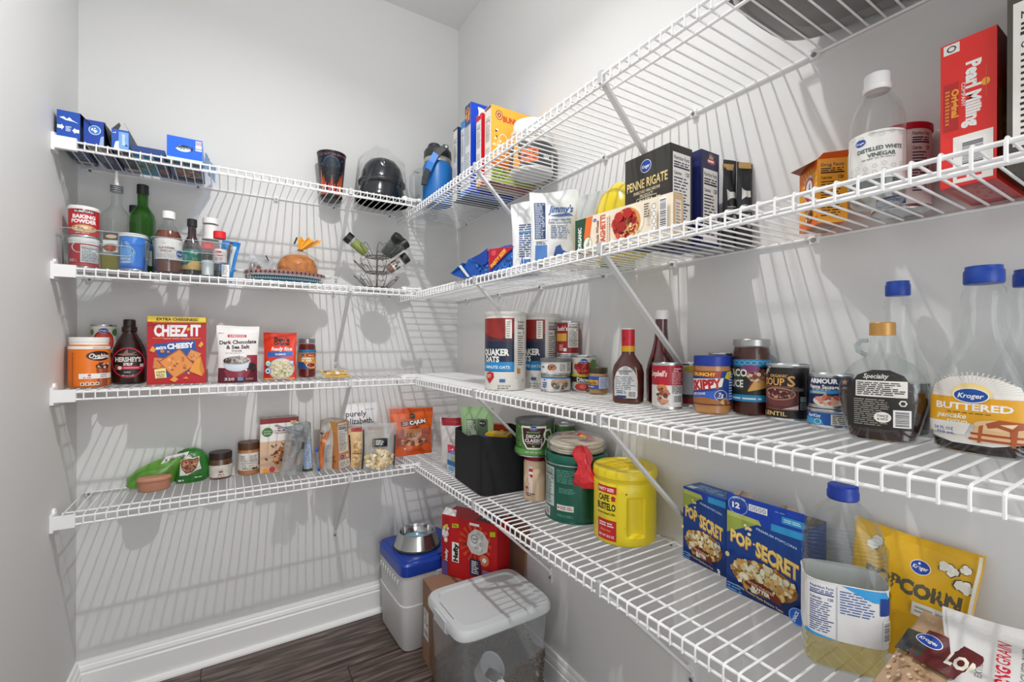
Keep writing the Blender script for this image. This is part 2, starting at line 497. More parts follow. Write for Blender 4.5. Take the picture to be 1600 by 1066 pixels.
def vessel(name, label, cat, loc, rz, prof, shell, cap=None, capm=None, fill=None, fillm=None, lab=None, labm=None, sh=None, curved=False, group=None, seg=40, part='bottle', du=None, rx=0, ry=0, labfull=True):
    """bottle or jar from stacked sections: shell, contents, cap, wrapped label, print"""
    o = thing(name, label, cat, loc, rz, group, rx, ry)
    MB().sup(prof, seg=seg).build(part, shell, o)
    def at(z):
        for p, q in zip(prof, prof[1:]):
            if p[2] <= z <= q[2] and q[2] > p[2]:
                t = (z - p[2]) / (q[2] - p[2]); n0 = p[3] if len(p) > 3 else 2; n1 = q[3] if len(q) > 3 else 2
                return (p[0] + t * (q[0] - p[0]), p[1] + t * (q[1] - p[1]), z, n0 + t * (n1 - n0))
        return (*prof[-1][:2], z, 2)
    if fill:
        k = .0014
        zs = [p[2] for p in prof if p[2] < fill] + [fill]
        pr = []
        for i, z in enumerate(zs):
            a, b, _, n = at(z); pr.append((max(.002, a - k), max(.002, b - k), z + (.002 if i == 0 else 0), n))
        MB().sup(pr, seg=seg).build('contents', fillm, o)
    if cap:
        MB().sup(cap, seg=28).build('cap', capm, o)
    if lab:
        z0, z1 = lab
        zs = [z0] + [p[2] for p in prof if z0 < p[2] < z1] + [z1]
        pr = [(a + .0006, b + .0006, z, n) for a, b, z, n in (at(z) for z in zs)]
        MB().sup(pr, seg=seg, caps=False).build('paper_label', labm, o)
    if sh:
        r = at((lab[0] + lab[1]) / 2 if lab else prof[len(prof) // 2][2])
        e = .0009 if lab else .0003
        if curved:
            base = fcyl(r[0]); decal(o, 'print', sh, base, du=du or r[0] * .16, off=e)
        else:
            decal(o, 'print', sh, fsup(prof), du=du or r[0] * .12, dv=.012, off=e)
    return o
def cyl(r, h, bev=.004, neck=None):
    return [(r - bev, r - bev, 0), (r - bev * .3, r - bev * .3, bev * .3), (r, r, bev), (r, r, h - bev), (r - bev * .3, r - bev * .3, h - bev * .3), (r - bev, r - bev, h)]
def capp(r, z0, z1, b=None):
    b = b or r
    return [(r, b, z0), (r, b, z1 - .0015), (r - .0012, b - .0012, z1), (r * .5, b * .5, z1)]
def pouch(name, label, cat, loc, rz, w, h, t, mat, front=None, tilt=0, roll=0, group=None, wob=.0022, seed=0, gus=.75, topq=.93, back=None, rough=.3, flare=0, part='pouch', taper=0, ptop=None):
    o = thing(name, label, cat, loc, rz, group, tilt, roll)
    rnd = random.Random(seed); ph = [rnd.uniform(0, 6) for _ in range(6)]
    nu, nv = 24, 26
    def wdt(q): return 1 - .05 * math.sin(PI * min(1, q / .9)) + flare * q - taper * (1 - q)
    def S_(u, v, side):
        q = min(1, max(0, v / h)); a = max(-1, min(1, 2 * u / w))
        s = max(0, 1 - a * a) ** .55
        g = (gus + (1 - gus) * math.sin(min(1, q / .45) * PI / 2)) * (max(0, 1 - q / topq) ** .6 if q < topq else 0)
        wb = wob * s * (math.sin(a * 5 + q * 9 + ph[0] + side) + math.sin(a * -7 + q * 14 + ph[1] + 2 * side) * .7 + .4 * math.sin(a * 9 + ph[2] - q * 5))
        bend = wob * 1.2 * math.sin(a * 3 + ph[3]) * q * q
        return (u * wdt(q), side * (t / 2 * s * g + wb * .6 * (1 if q < topq else .15)) + bend + side * .0004, v + (wob * math.sin(a * 2.2 + ph[4]) * (1 if q > .97 else 0)))
    for side in (-1, 1):
        pass
    mb = MB()
    rows = []
    for side in (-1, 1):
        P = [[S_(-w / 2 + w * i / nu, h * j / nv, side) for i in range(nu + 1)] for j in range(nv + 1)]
        rows.append(P)
        v = [p for r_ in P for p in r_]
        f = []
        for j in range(nv):
            for i in range(nu):
                q = (j * (nu + 1) + i, j * (nu + 1) + i + 1, (j + 1) * (nu + 1) + i + 1, (j + 1) * (nu + 1) + i)
                f.append(q if side < 0 else q[::-1])
        mb.add(v, f, 0, True)
    ring = rows[0][0] + rows[1][0][::-1]
    mb.add(ring, [tuple(range(len(ring)))[::-1]], 0)
    mb.build(part, mat, o)
    if front: decal(o, 'front_print', front, lambda u, v, e: (lambda p: (p[0], p[1] - e, p[2]))(S_(u, v, -1)), du=w / nu, dv=h / nv, off=.0008, rough=rough)
    if back: decal(o, 'back_print', back, lambda u, v, e: (lambda p: (p[0], p[1] + e, p[2]))(S_(u, v, 1)), du=w / nu, dv=h / nv, off=.0008, rough=rough)
    return o
GLASS = lambda: G('fafcfb', .02)
PET = lambda: G('f9fbfb', .05, gain=1.1)
FOIL = lambda h: M(h, .3, coat=.3, bump=.25, scale=35)
def flap(parent, pts, col, th=.0006):
    a = [Vector(p) for p in pts]; n = (a[1] - a[0]).cross(a[2] - a[0]).normalized() * th
    return MB().loft([[tuple(p) for p in a], [tuple(p + n) for p in a]], 0, False).build('flap', M(col, .6), parent)

# ================================================================== BACK WALL, topmost shelf
z = SB[0]
o = carton('snack_box', 'royal blue carton with white arrows wedged against the left wall', 'box', (-1.364, -.15, z), 0, (.05, .225, .083), '1c46a0', side='1a2a52',
       f=R(-25, 0, 25, 83, '1c4fae') + PG([(-20, 62), (-6, 56), (10, 55), (22, 52), (8, 59), (2, 66), (-4, 60), (-10, 66)], 'f0f3f8') + PG([(-24, 30), (-15, 30), (-15, 26), (-9, 35), (-15, 44), (-15, 40), (-24, 40)], 'eef1f5') + PG([(23, 24), (14, 24), (14, 20), (8, 29), (14, 38), (14, 34), (23, 34)], 'eef1f5') + L(-6, 24, 7, 40, 4, 'd8e2f2', 2),
       d=R(-23, -105, 23, 105, '1b2a4c') + L(-19, -60, 19, 70, 16, '8fa2c8', 5, .35) + R(-20, -100, 20, -75, 'b8b4a8'))
flap(o, [(.025, -.1125, .083), (.05, -.1125, .055), (.05, -.02, .055), (.025, -.02, .083)], '2a2c35')
o = carton('snack_box', 'navy carton with a round white emblem and torn open top', 'box', (-1.302, -.145, z), -4, (.046, .225, .072), '1d3b8f', side='1a2444',
       f=R(-23, 0, 23, 72, '1f46a6') + E(2, 44, 14, 14, 'dfe9f6') + E(2, 44, 12.2, 12.2, '3a7fd0') + S(7, 2, 44, 7, 7, 2.8, ['f4f8ff'], 3) + PG([(12, 0), (23, 0), (23, 30), (16, 26)], '9fb4d8'),
       d=R(-21, -105, 21, 105, '20304f') + L(-18, -50, 18, 60, 14, '93a4c0', 8, .35) + R(-20, 62, 20, 95, '9c9488'))
flap(o, [(-.023, -.112, .072), (.023, -.112, .072), (.019, -.075, .082), (-.02, -.075, .082)], '6d655c')
flap(o, [(.023, -.112, .072), (.04, -.112, .0), (.04, .02, .0), (.023, .02, .072)], '23252e')
o = carton('snack_box', 'narrow blue carton with two flaps standing up', 'box', (-1.245, -.145, z), -2, (.042, .225, .06), '234fa8', side='1c2746',
       f=R(-21, 0, 21, 60, '2a58b4') + R(-4, 0, 19, 54, '78a8e0') + PG([(-16, 0), (-4, 0), (-4, 26), (-12, 22)], 'dfe6ef') + L(4, 14, 12, 48, 9, 'eaf1f9', 7) + T('L', -15, 50, 8, 'eef4fa', rot=90) + E(14, 14, 3, 3, '1e4690'),
       d=R(-20, -105, 20, 105, '1d1d2c') + L(-16, -30, 16, 80, 12, '7a7f98', 4, .35) + R(-18, -100, 18, -70, 'b5b2a8'))
flap(o, [(-.021, -.112, .06), (-.021, -.06, .06), (-.007, -.075, .088), (-.007, -.095, .088)], '8b8377')
flap(o, [(.021, -.06, .06), (.021, -.112, .06), (.006, -.095, .088), (.006, -.08, .088)], '776f66')
carton('snack_box', 'low blue and teal carton lying flat between the narrow carton and the bright blue box', 'box', (-1.182, -.145, z), 0, (.082, .23, .02), '24407e', side='1d3468',
       d=R(-40, -112, 40, 112, '2f8fb8') + R(-40, 92, 40, 112, '2b6fe0') + S(30, -18, -10, 20, 60, 9, ['3fb0c8', '2a7fae', '8a8f48', 'b0a050'], 3) + R(12, -108, 40, 88, '23406e') + E(26, -40, 13, 24, 'b8623c') + E(26, -40, 9, 18, '8a3f2a'))
o = carton('ice_cream_bar_box', 'bright blue carton with upside-down lettering and a barcode', 'box', (-1.089, -.145, z), 0, (.094, .225, .074), '1a5fd8', side='9fc4e0',
       f=R(-47, 0, 47, 74, '1463dd') + R(-47, 0, 47, 7, 'cfe4e8') + E(-4, 38, 20, 10, 'cfe2f2') + PG([(-18, 42), (-6, 50), (8, 49), (16, 43)], '22324e') + T('Boulder', -2, 40, 11, '15171c', W=46, rot=180, bold=.03) + R(28, 38, 45, 70, 'e6e6ee') + R(28, 56, 45, 68, 'b9a9c4') + R(28, 41, 45, 47, 'a8b4c6'),
       d=R(-47, -112, 47, 112, '24588a') + R(-47, 90, 47, 112, '3f9a74') + E(0, -20, 40, 42, '93684e') + S(30, 0, -25, 38, 40, 9, ['b08a6c', '7c4a38', '3d4c58', '9fb0a8'], 6) + R(-47, -112, 47, -80, '4a423c'))
o = pouch('blue_wrapper', 'thin pale blue plastic wrapper hanging over the shelf beside the bright blue box', 'wrapper', (-1.024, -.14, z), 80, .16, .055, .004, G('9cc4ea', .15, haze=.35, bump=.4), wob=.003, seed=4)
# tumbler
o = thing('tumbler', 'tall black plastic cup with red and orange flame print', 'cup', (-.606, -.068, z), aim(-.606, -.068))
cp = [(.036, .036, 0), (.0385, .0385, .001), (.0392, .0392, .006), (.0555, .0555, .186), (.0572, .0572, .188), (.0572, .0572, .191), (.055, .055, .191), (.0385, .0385, .012), (.001, .001, .01)]
MB().sup(cp, seg=44).build('cup', M('1c2026', .3, var=.1, scale=30), o)
def fcone(u, v, e):
    r = .0392 + (.0555 - .0392) * (v - .006) / .18
    a = u / .047
    return ((r + e) * math.sin(a), -(r + e) * math.cos(a), v)
fl_ = R(-60, 8, 60, 40, '15161a') + E(0, 128, 33, 42, '3a5670') + E(0, 126, 31, 40, '1d2a38') + R(-33, 92, 33, 128, '14181d')
for x, h, w, c in ((-34, 95, 16, 'b8412a'), (-24, 70, 14, 'd9452c'), (34, 100, 15, 'b0432c'), (26, 72, 14, 'd94a2c'), (-12, 62, 13, 'e0482c'), (12, 62, 13, 'e0482c'), (0, 50, 18, 'f04a30'), (-44, 120, 12, 'c4622c'), (44, 118, 12, 'c4622c'), (0, 96, 10, 'b03a28')):
    fl_ += PG([(x - w, 14), (x + w, 14), (x + w * .5, h * .6), (x + w * .1, h), (x - w * .6, h * .55)], c)
fl_ += PG([(-15, 14), (15, 14), (8, 42), (0, 36), (-8, 42)], '191a1e') + PG([(-26, 20), (-14, 20), (-16, 66), (-22, 60)], '1a1b20') + PG([(26, 20), (14, 20), (16, 66), (22, 60)], '1a1b20')
fl_ += R(-60, 170, 60, 181, '2a2a33') + S(26, 0, 175, 58, 4, 2.2, ['b04a4a', '8a3838', 'c86a60'], 5) + S(40, 0, 130, 58, 40, 1.2, ['6a7f98', '8aa0b8'], 9) + R(-60, 6, 60, 16, '101114')
decal(o, 'print', fl_, fcone, du=.006, dv=.02)
# helmet in a bag
o = thing('toy_helmet', 'glossy black domed helmet with a flared skirt inside a clear bag', 'helmet', (-.415, -.135, z + .004), 12)
MB().sup([(.108, .088, 0), (.11, .09, .006), (.1, .084, .03), (.092, .08, .055), (.088, .08, .072), (.094, .086, .078), (.094, .088, .086), (.088, .086, .1), (.084, .082, .125), (.074, .073, .15), (.056, .056, .172), (.03, .03, .184), (.008, .008, .187)], seg=44).build('helmet_shell', M('0a111b', .16, var=.2, bump=.1, scale=14), o)
MB().sup([(.097, .091, .074), (.099, .093, .078), (.099, .093, .084), (.097, .091, .088)], seg=44, caps=False).build('brow_rim', M('0b0f15', .3), o)
MB().sup([(.112, .092, 0), (.115, .095, .004), (.112, .092, .012)], seg=44).build('base_rim', M('0a0d12', .35), o)
o = thing('plastic_bag', 'crinkled clear plastic bag around the black helmet', 'bag', (-.415, -.135, z + .001), 12)
rnd = random.Random(3); rings = []
for zz, a, b in ((0, .113, .094), (.03, .119, .1), (.08, .108, .097), (.13, .103, .095), (.175, .1, .085), (.195, .082, .06), (.215, .055, .03), (.232, .04, .012), (.243, .028, .004)):
    rings.append([((a + rnd.uniform(-.006, .004)) * math.cos(2 * PI * i / 26), (b + rnd.uniform(-.005, .003)) * math.sin(2 * PI * i / 26), zz + rnd.uniform(-.006, .006) * (zz > 0)) for i in range(26)])
MB().loft(rings, 0, False, caps=False).build('bag_film', G('fdfdfd', .1, haze=.006, gain=2.2, bump=1.0, scale=9, base=.025), o)

# ================================================================== BACK WALL, second shelf
z = SB[1]
def bin_(label, x0, x1, y0=-.262, y1=-.05, h=.112):
    cx, cy = (x0 + x1) / 2, (y0 + y1) / 2; w, d = x1 - x0, y1 - y0
    o = thing('clear_bin', label, 'bin', (cx, cy, z), 0, 'clear pantry bins')
    g = G('eef2f3', .04, gain=1.5, haze=.03)
    MB().sup([(w / 2 - .012, d / 2 - .012, .0006, 8), (w / 2 - .008, d / 2 - .008, .006, 8), (w / 2 - .003, d / 2 - .003, h - .006, 9), (w / 2, d / 2, h, 9)], seg=48, caps=False).build('bin_wall', g, o)
    MB().sup([(w / 2 - .012, d / 2 - .012, .0004, 8), (w / 2 - .012, d / 2 - .012, .002, 8)], seg=48).build('bin_floor', G('dfe5e7', .05, haze=.12), o)
    ring = [(p[0], p[1], h) for p in [((w / 2) * math.copysign(abs(math.cos(t)) ** .22, math.cos(t)), (d / 2) * math.copysign(abs(math.sin(t)) ** .22, math.sin(t))) for t in [2 * PI * i / 48 for i in range(48)]]]
    MB().tube(ring, .0016, closed=True).build('bin_rim', G('e6ecee', .05, haze=.3, gain=2), o)
    hx = .055; hz = h * .52; hr = .015
    pts = [(hx * sx + hr * math.cos(a), -d / 2 + .0012, hz + hr * math.sin(a)) for sx, a0 in ((1, -90), (-1, 90)) for a in [math.radians(a0 + 18 * k) for k in range(11)]]
    MB().tube(pts, .0014, closed=True).build('hand_grip', G('e6ecee', .05, haze=.35, gain=2), o)
    return o
bin_('clear plastic bin by the left wall holding oils and red cans', -1.388, -1.184)
bin_('clear plastic bin holding vinegar, sauce and small shaker bottles', -1.178, -.957)
zb = z + .0025
RUM = lambda: E(4, 48, 34, 16, '8a4a30') + E(2, 46, 30, 13, 'd8a070') + S(16, 2, 46, 26, 9, 7, ['e6b888', 'c07c50', 'f0d0a0'], 4)
can('baking_powder_can', 'red and white tin with a white nutrition panel, under another red tin in the bin', (-1.345, -.185, zb), aim(-1.345, -.185), .0355, .09, 'c2202c', NF(-8, 18, 44, 70, c='3a3a3c') + L(-38, 18, -14, 28, 2, 'f0d0d0', 1) + R(-110, 74, 110, 84, 'f2efec') + R(-60, 6, 60, 14, 'd04a50'), lidc='efeeec')
can('baking_powder_can', 'red baking powder tin with white lettering, on top of another red tin', (-1.345, -.185, zb + .0935), aim(-1.345, -.185), .036, .092, 'c81f2b',
    R(-26, 73, 26, 82, '2a2426') + T('RUMFORD', 0, 77.5, 6, 'f6f4f0', W=46) + E(0, 83.5, 3, 2.6, 'f4f2ee') + T('BAKING', 0, 62, 11, 'faf8f4', W=56, bold=.05) + T('POWDER', 0, 48, 11, 'faf8f4', W=62, bold=.05) + E(0, 27, 34, 13, '9a5a38') + E(0, 26, 31, 11, 'dcae80') + S(14, 0, 26, 26, 7, 6, ['ecc898', 'b8764c', 'f4dcb4'], 7) + L(-20, 10, 20, 14, 1, 'f4c8c8', 2), lidc='f1efec', group=None)
BT = lambda r, h1, h2, h3, n, ns=3.2: [(r - .006, r - .006, 0, 4), (r, r, .005, ns), (r, r, h1, ns), (r * .93, r * .93, h1 + (h2 - h1) * .35, 2.6), (r * .55, r * .55, h1 + (h2 - h1) * .8, 2), (n, n, h2, 2), (n, n, h3, 2)]
vessel('olive_oil_bottle', 'clear square glass bottle with a pouring spout and a little yellow oil', 'bottle', (-1.272, -.165, zb), -15, BT(.0345, .165, .215, .262, .0135, 4), GLASS(), fill=.05, fillm=G('d8cc50', .1, haze=.3),
       sh=R(-19, 100, 19, 122, '6f6f6c') + R(-19, 58, 19, 100, 'cfd6d2') + R(-19, 96, 19, 118, '4a4a48') + E(2, 107, 14, 6, 'd8b890') + E(0, 72, 18, 13, 'b4664c') + S(10, 0, 72, 15, 9, 5, ['d69a78', '8c4a38', 'e8c4a8'], 2) + R(-19, 84, 19, 94, 'e4e6e2'))
o = thing('pour_spout', 'silver collar and white tapered spout on the clear oil bottle', 'spout', (-1.272, -.165, zb + .252), 0)
for k in range(4): MB().lathe([(.0135, .002 + k * .0058), (.0168, .003 + k * .0058), (.0168, .0058 + k * .0058), (.0135, .0068 + k * .0058)], seg=24).build('collar', M('aeb2b4', .25, metal=.9), o)
MB().lathe([(.0075, .022), (.006, .03), (.0045, .05), (.003, .07), (.0015, .071)], seg=16).build('spout', M('efefec', .4), o)
vessel('green_bottle', 'dark green glass bottle with a black cap in the clear bin', 'bottle', (-1.212, -.12, zb), 0, BT(.034, .185, .235, .28, .0145, 3), G('5fa648', .03, haze=.14), cap=capp(.0165, .272, .302), capm=M('1c1d20', .4), fill=.17, fillm=G('6fa83c', .1, haze=.2),
       sh=R(-28, 30, 28, 105, 'dfe6e0') + R(-28, 80, 28, 105, '3f6a9c') + L(-24, 40, 24, 75, 8, '5a6a60', 3))
vessel('vinegar_bottle', 'slim glass bottle with a black cap tucked behind the clear oil bottle', 'bottle', (-1.24, -.075, zb), 0, BT(.024, .15, .19, .225, .011), GLASS(), cap=capp(.014, .215, .24), capm=M('202124', .4), fill=.1, fillm=G('88602a', .1, haze=.4))
can('baking_soda_can', 'light blue paper canister with a white lid in the left clear bin', (-1.225, -.2, zb), aim(-1.225, -.2), .036, .115, '2f7fe0',
    E(-22, 58, 18, 34, '7fb4ea') + PG([(-30, 20), (0, 24), (6, 62), (-4, 58), (-8, 40), (-22, 88), (-34, 90)], '6aa8ea') + T('baking', -22, 38, 8, 'f0f6fc', W=30) + T('powder', -21, 28, 8, 'f0f6fc', W=32) + R(-60, 8, 60, 15, '2a5fd0') + BC(34, 40, 52, 100, vert=True) + L(-30, 70, -18, 95, 6, '2a5fae', 6), lidc='ececea', cat='canister')
vessel('cider_vinegar_bottle', 'amber cider vinegar bottle with a white cap and white label', 'bottle', (-1.135, -.2, zb), aim(-1.135, -.2), [(.032, .032, 0, 2), (.0375, .0375, .006, 2), (.0375, .0375, .105, 2), (.036, .036, .125, 2), (.027, .027, .15, 2), (.0155, .0155, .168, 2), (.0145, .0145, .19, 2)], PET(), cap=capp(.0172, .182, .206), capm=M('f2f2f0', .4), fill=.14, fillm=M('6e2a12', .15, coat=.6), lab=(.045, .112), labm=M('e9e6e2', .5),
       curved=True, sh=T('PLE CIDER', -6, 82, 6.5, 'b0584a', W=44) + T('VINEGAR', -8, 72, 6.5, 'b0584a', W=32) + L(-34, 50, 20, 64, 3, 'cfc0b8', 2) + S(40, 0, 100, 60, 7, 1.5, ['c8c4c0', 'd8c8c0'], 3) + KR(30, 66, 12, 14))
vessel('soy_sauce_bottle', 'small dark sauce bottle with black cap and teal label', 'bottle', (-1.072, -.2, zb), aim(-1.072, -.2), [(.022, .022, 0, 2), (.026, .026, .004, 2), (.026, .026, .09, 2), (.022, .022, .112, 2), (.0125, .0125, .132, 2), (.0115, .0115, .17, 2)], M('2a1418', .1, coat=.8), cap=capp(.0142, .165, .19), capm=M('1d1e21', .35), lab=(.018, .086), labm=M('16786a', .45), curved=True,
       sh=R(-40, 19, 40, 34, 'd8a860') + E(14, 34, 26, 12, 'e0b870') + T('Soy', 6, 76, 9, 'f0f4ee', W=22, shear=.2) + T('Vay', 14, 54, 12, 'd8c84a', W=26, rot=8, shear=.2) + T('Vay', 14.6, 53.4, 11, '2a5a30', W=24, rot=8, shear=.2) + L(-34, 40, -12, 70, 6, '8fc8b8', 3) + R(-38, 20, -28, 30, 'e6e6e0'))
vessel('bouillon_jar', 'white-capped jar with brown seasoning behind the shaker bottles', 'jar', (-1.022, -.13, zb), 0, [(.025, .025, 0), (.0285, .0285, .004), (.0285, .0285, .13), (.022, .022, .155), (.021, .021, .2)], G('e8ebea', .05, haze=.15), cap=capp(.0245, .196, .215), capm=M('f0f0ee', .4), fill=.125, fillm=M('5a4a22', .6, var=.3, scale=120), lab=(.14, .19), labm=M('eceae8', .5))
vessel('shaker_bottle', 'small clear shaker with a red cap and white salt, front of its pair', 'bottle', (-1.027, -.238, zb), 0, cyl(.0185, .092, .003), PET(), cap=capp(.0192, .088, .108), capm=M('d8303c', .4), fill=.05, fillm=M('e8e8ea', .8))
vessel('shaker_bottle', 'taller shaker with a bright red cap and a white and pink label', 'bottle', (-.994, -.215, zb), aim(-.994, -.215), [(.018, .018, 0), (.021, .021, .004), (.021, .021, .1), (.017, .017, .118), (.017, .017, .14)], PET(), cap=capp(.0185, .132, .156), capm=M('e0242c', .4), fill=.02, fillm=M('2a2a2e', .6), lab=(.05, .094), labm=M('ece6e4', .5), curved=True,
       sh=E(-4, 84, 10, 4, 'd8404c') + L(-13, 69, 13, 75, 1, 'c83c50', 5) + L(-14, 54, 14, 66, 4, 'd07080', 3))
carton('seasoning_packet_box', 'tiny white box in the front corner of the clear shaker bin', 'box', (-.977, -.244, zb), 0, (.022, .014, .04), 'e6e5e4', f=L(-9, 4, 9, 36, 8, '9a9a9c', 4))
pouch('seasoning_packet', 'bright blue folded packet leaning in the clear shaker bin', 'packet', (-.985, -.12, zb), -20, .06, .145, .02, FOIL('1f86d8'), front=R(-6, 60, 4, 140, '6a4a30') + R(8, 40, 20, 130, 'e8f0f4'), tilt=6, roll=14, seed=6)
# clipped bag, dish, bread, carousel
def fdish(prof):
    return fsup(prof)
dp = [(.088, .058, 0), (.096, .066, .003), (.118, .088, .034), (.121, .091, .039)]
dp = [(.115, .062, 0, 2.2), (.122, .07, .003, 2.2), (.136, .094, .036, 2.2), (.141, .099, .04, 2.2)]
o = thing('baking_dish', 'oval baking dish painted with red dots, black dots and teal band', 'dish', (-.785, -.145, z), 0)
MB().sup(dp + [(.138, .096, .041, 2.2), (.131, .089, .038, 2.2), (.117, .066, .006, 2.2), (.001, .001, .005, 2.2)], seg=64).build('dish_body', M('e8e6e2', .15, coat=.7), o)
ds = R(-132, 3, 132, 22, '155e78') + R(-138, 22, 138, 23.2, '20303a') + R(-139, 38, 139, 39.6, 'a83a44')
for i in range(-9, 10):
    x = i * 14.2
    ds += E(x, 33.5, 4.2, 4.2, '9c1f30', 12)
    for dx, dy in ((-6.5, 33), (6.5, 33), (-4.5, 28.5), (4.5, 28.5), (0, 26.4)): ds += E(x + dx, dy, 1.5, 1.5, '1d2326', 8)
for i in range(-17, 18):
    x = i * 7.4
    for dx, dy in ((0, 15), (-1.9, 11.6), (1.9, 11.6)): ds += E(x, dy, 1.35, 1.8, 'e4ecec', 8) if dx == 0 else E(x + dx, dy, 1.3, 1.7, 'd8e4e6', 8)
decal(o, 'painted_pattern', ds, fsup(dp), du=.008, dv=.01, coat=.6)
for s in (-1, 1): MB().sup([(.018, .03, .034, 3), (.02, .032, .038, 3), (.018, .03, .041, 3)], seg=24, c=(s * .146, 0)).build('dish_handle', M('dfe0dc', .15, coat=.7), o)
o = thing('bread_loaf', 'golden brown round loaf in a clear bag, standing in the painted dish', 'bread', (-.742, -.135, z + .008), 0)
bp2 = [(.052, .046, 0, 2.8), (.064, .055, .01, 2.8), (.07, .058, .042, 2.6), (.068, .056, .07, 2.5), (.056, .047, .093, 2.4), (.034, .03, .107, 2.2), (.006, .006, .112, 2)]
MB().sup(bp2, seg=36).build('crust', M('b0703a', .8, var=.75, bump=1.0, scale=52), o)
o = thing('bread_bag', 'clear bread bag with gathered orange neck over the loaf', 'bag', (-.742, -.135, z + .007), 0)
rings = []; rnd = random.Random(8)
for zz, a, b in ((0, .06, .055), (.02, .073, .062), (.06, .076, .064), (.1, .066, .055), (.122, .024, .022), (.13, .008, .008)):
    rings.append([((a + rnd.uniform(-.002, .002)) * math.cos(2 * PI * i / 24) + (.0 if zz < .1 else .01), (b + rnd.uniform(-.002, .002)) * math.sin(2 * PI * i / 24), zz + .0005) for i in range(24)])
MB().loft(rings, 0, False, caps=False).build('bag_film', G('fcf9f4', .1, haze=.01, gain=1.3, bump=.7, scale=30, base=.015), o)
rings = []
for q in range(6):
    a = q / 5; rings.append([(.01 + a * .035 + (.007 + .03 * a) * math.cos(2 * PI * i / 22) * (1 + .25 * math.sin(i * 2.4) * a), (.007 + .014 * a) * math.sin(2 * PI * i / 22) * (1 + .4 * math.sin(i * 3.1) * a), .13 + a * .042 + .012 * a * math.sin(i * 1.7)) for i in range(22)])
MB().loft(rings, 0, False, caps=False).build('bag_neck', M('eca21c', .35, coat=.3), o)
MB().lathe([(.009, .127), (.0105, .1285), (.0105, .1315), (.009, .133)], seg=16, c=(.01, 0)).build('twist_tie', M('7a4a30', .5), o)
o = pouch('chip_bag', 'grey clear snack bag with black and blue clips beside the loaf', 'bag', (-.872, -.13, z + .03), 4, .085, .082, .02, G('d4d6d8', .2, haze=.45, bump=.4), front=R(-38, 4, -4, 44, '8a8688') + L(-36, 8, -18, 40, 7, '4a4a4e', 2) + R(-14, 10, 2, 36, '6a4640') + L(-34, 4, 10, 10, 2, '8a3a34', 8), tilt=-20, roll=12, seed=12)
t = thing('bag_clip', 'thin blue plastic clip on the grey snack bag', 'clip', (-.826, -.128, z + .036), 0, None, 0, 58)
MB().box(-.024, .024, -.003, .003, 0, .005).build('clip_bar', M('2b62d8', .35), t, bevel=.0012); MB().box(-.024, .024, -.005, -.0032, -.001, .004).build('clip_jaw', M('2458c8', .35), t)
t = thing('bag_clip', 'thin black plastic clip above the grey snack bag', 'clip', (-.845, -.115, z + .098), 0, None, 0, 64)
MB().box(-.011, .011, -.002, .002, 0, .004).build('clip_bar', M('1f2023', .4), t, bevel=.001); MB().box(-.011, .011, -.0036, -.0021, -.001, .003).build('clip_jaw', M('26272a', .4), t)
t = thing('bag_clip', 'small black clip on the orange bag neck', 'clip', (-.745, -.12, z + .175), 0, None, 0, -70)
MB().box(-.014, .014, -.003, .003, 0, .005).build('clip_bar', M('1f2023', .4), t, bevel=.001); MB().box(-.014, .014, -.0046, -.0031, -.001, .004).build('clip_jaw', M('26272a', .4), t)
# spice carousel
CX_, CY_ = -.437, -.14
o = thing('spice_rack', 'three-tier chrome wire spice carousel, mostly empty', 'rack', (CX_, CY_, z), 0)
CH = M('8d877f', .25, metal=.9)
MB().lathe([(.055, 0), (.06, .001), (.06, .005), (.055, .006), (.01, .006)], seg=32).build('turntable', M('2a2a2c', .4), o)
MB().tube([(0, 0, .006), (0, 0, .152)], .0032, seg=10).build('post', CH, o)
for k, zz in enumerate((.012, .075, .14)):
    for rr in (.038, .048): MB().tube([(rr * math.cos(2 * PI * i / 28), rr * math.sin(2 * PI * i / 28), zz) for i in range(28)], .0018, closed=True).build('tier_ring', CH, o)
    for s in range(3): MB().tube([(.048 * math.cos(s * PI / 3), .048 * math.sin(s * PI / 3), zz), (-.048 * math.cos(s * PI / 3), -.048 * math.sin(s * PI / 3), zz)], .0015, seg=5).build('spoke', CH, o)
    for s in range(7):
        a = 2 * PI * s / 7 + .2
        ca, sa = math.cos(a), math.sin(a)
        def P_(r, t_, h_): return (r * ca - t_ * sa, r * sa + t_ * ca, zz + h_)
        MB().tube([P_(.044, -.013, 0), P_(.07, -.017, .024), P_(.086, -.017, .04), P_(.092, -.011, .046), P_(.084, 0, .038), P_(.092, .011, .046), P_(.086, .017, .04), P_(.07, .017, .024), P_(.044, .013, 0)], .0016, seg=5).build('holder_loop', CH, o)
def spice(label, tier, ang, body, capc='1a1b1e', sh=None, lab=None):
    zz = (.012, .075, .14)[tier]; a = math.radians(ang)
    t = thing('spice_jar', label, 'jar', (CX_ + .046 * math.cos(a), CY_ + .046 * math.sin(a), z + zz + .014), ang, 'spice jars in the carousel', 0, 52)
    MB().sup(cyl(.0205, .076, .002), seg=28).build('jar', G('e4e9ea', .04, haze=.08), t)
    MB().sup(cyl(.0188, .064, .002), seg=24).build('spice', M(body, .8, var=.35, scale=150), t)
    MB().sup(capp(.0225, .074, .1), seg=28).build('cap', M(capc, .4), t)
    if lab:
        MB().lathe([(.0209, .02), (.0209, .066)], seg=28, caps=False).build('paper_label', M(lab, .5), t)
        decal(t, 'print', sh, fcyl(.0209), du=.003, off=.0003)
spice('lime green spice jar with a black lid lying out to the left of the carousel', 2, 178, 'a4ad22')
spice('grey pepper jar with a black lid on the top tier, pointing at the viewer', 2, -62, '4a4a42')
spice('dark spice jar with a black lid, rightmost on the top tier', 2, -4, '4c4f46')
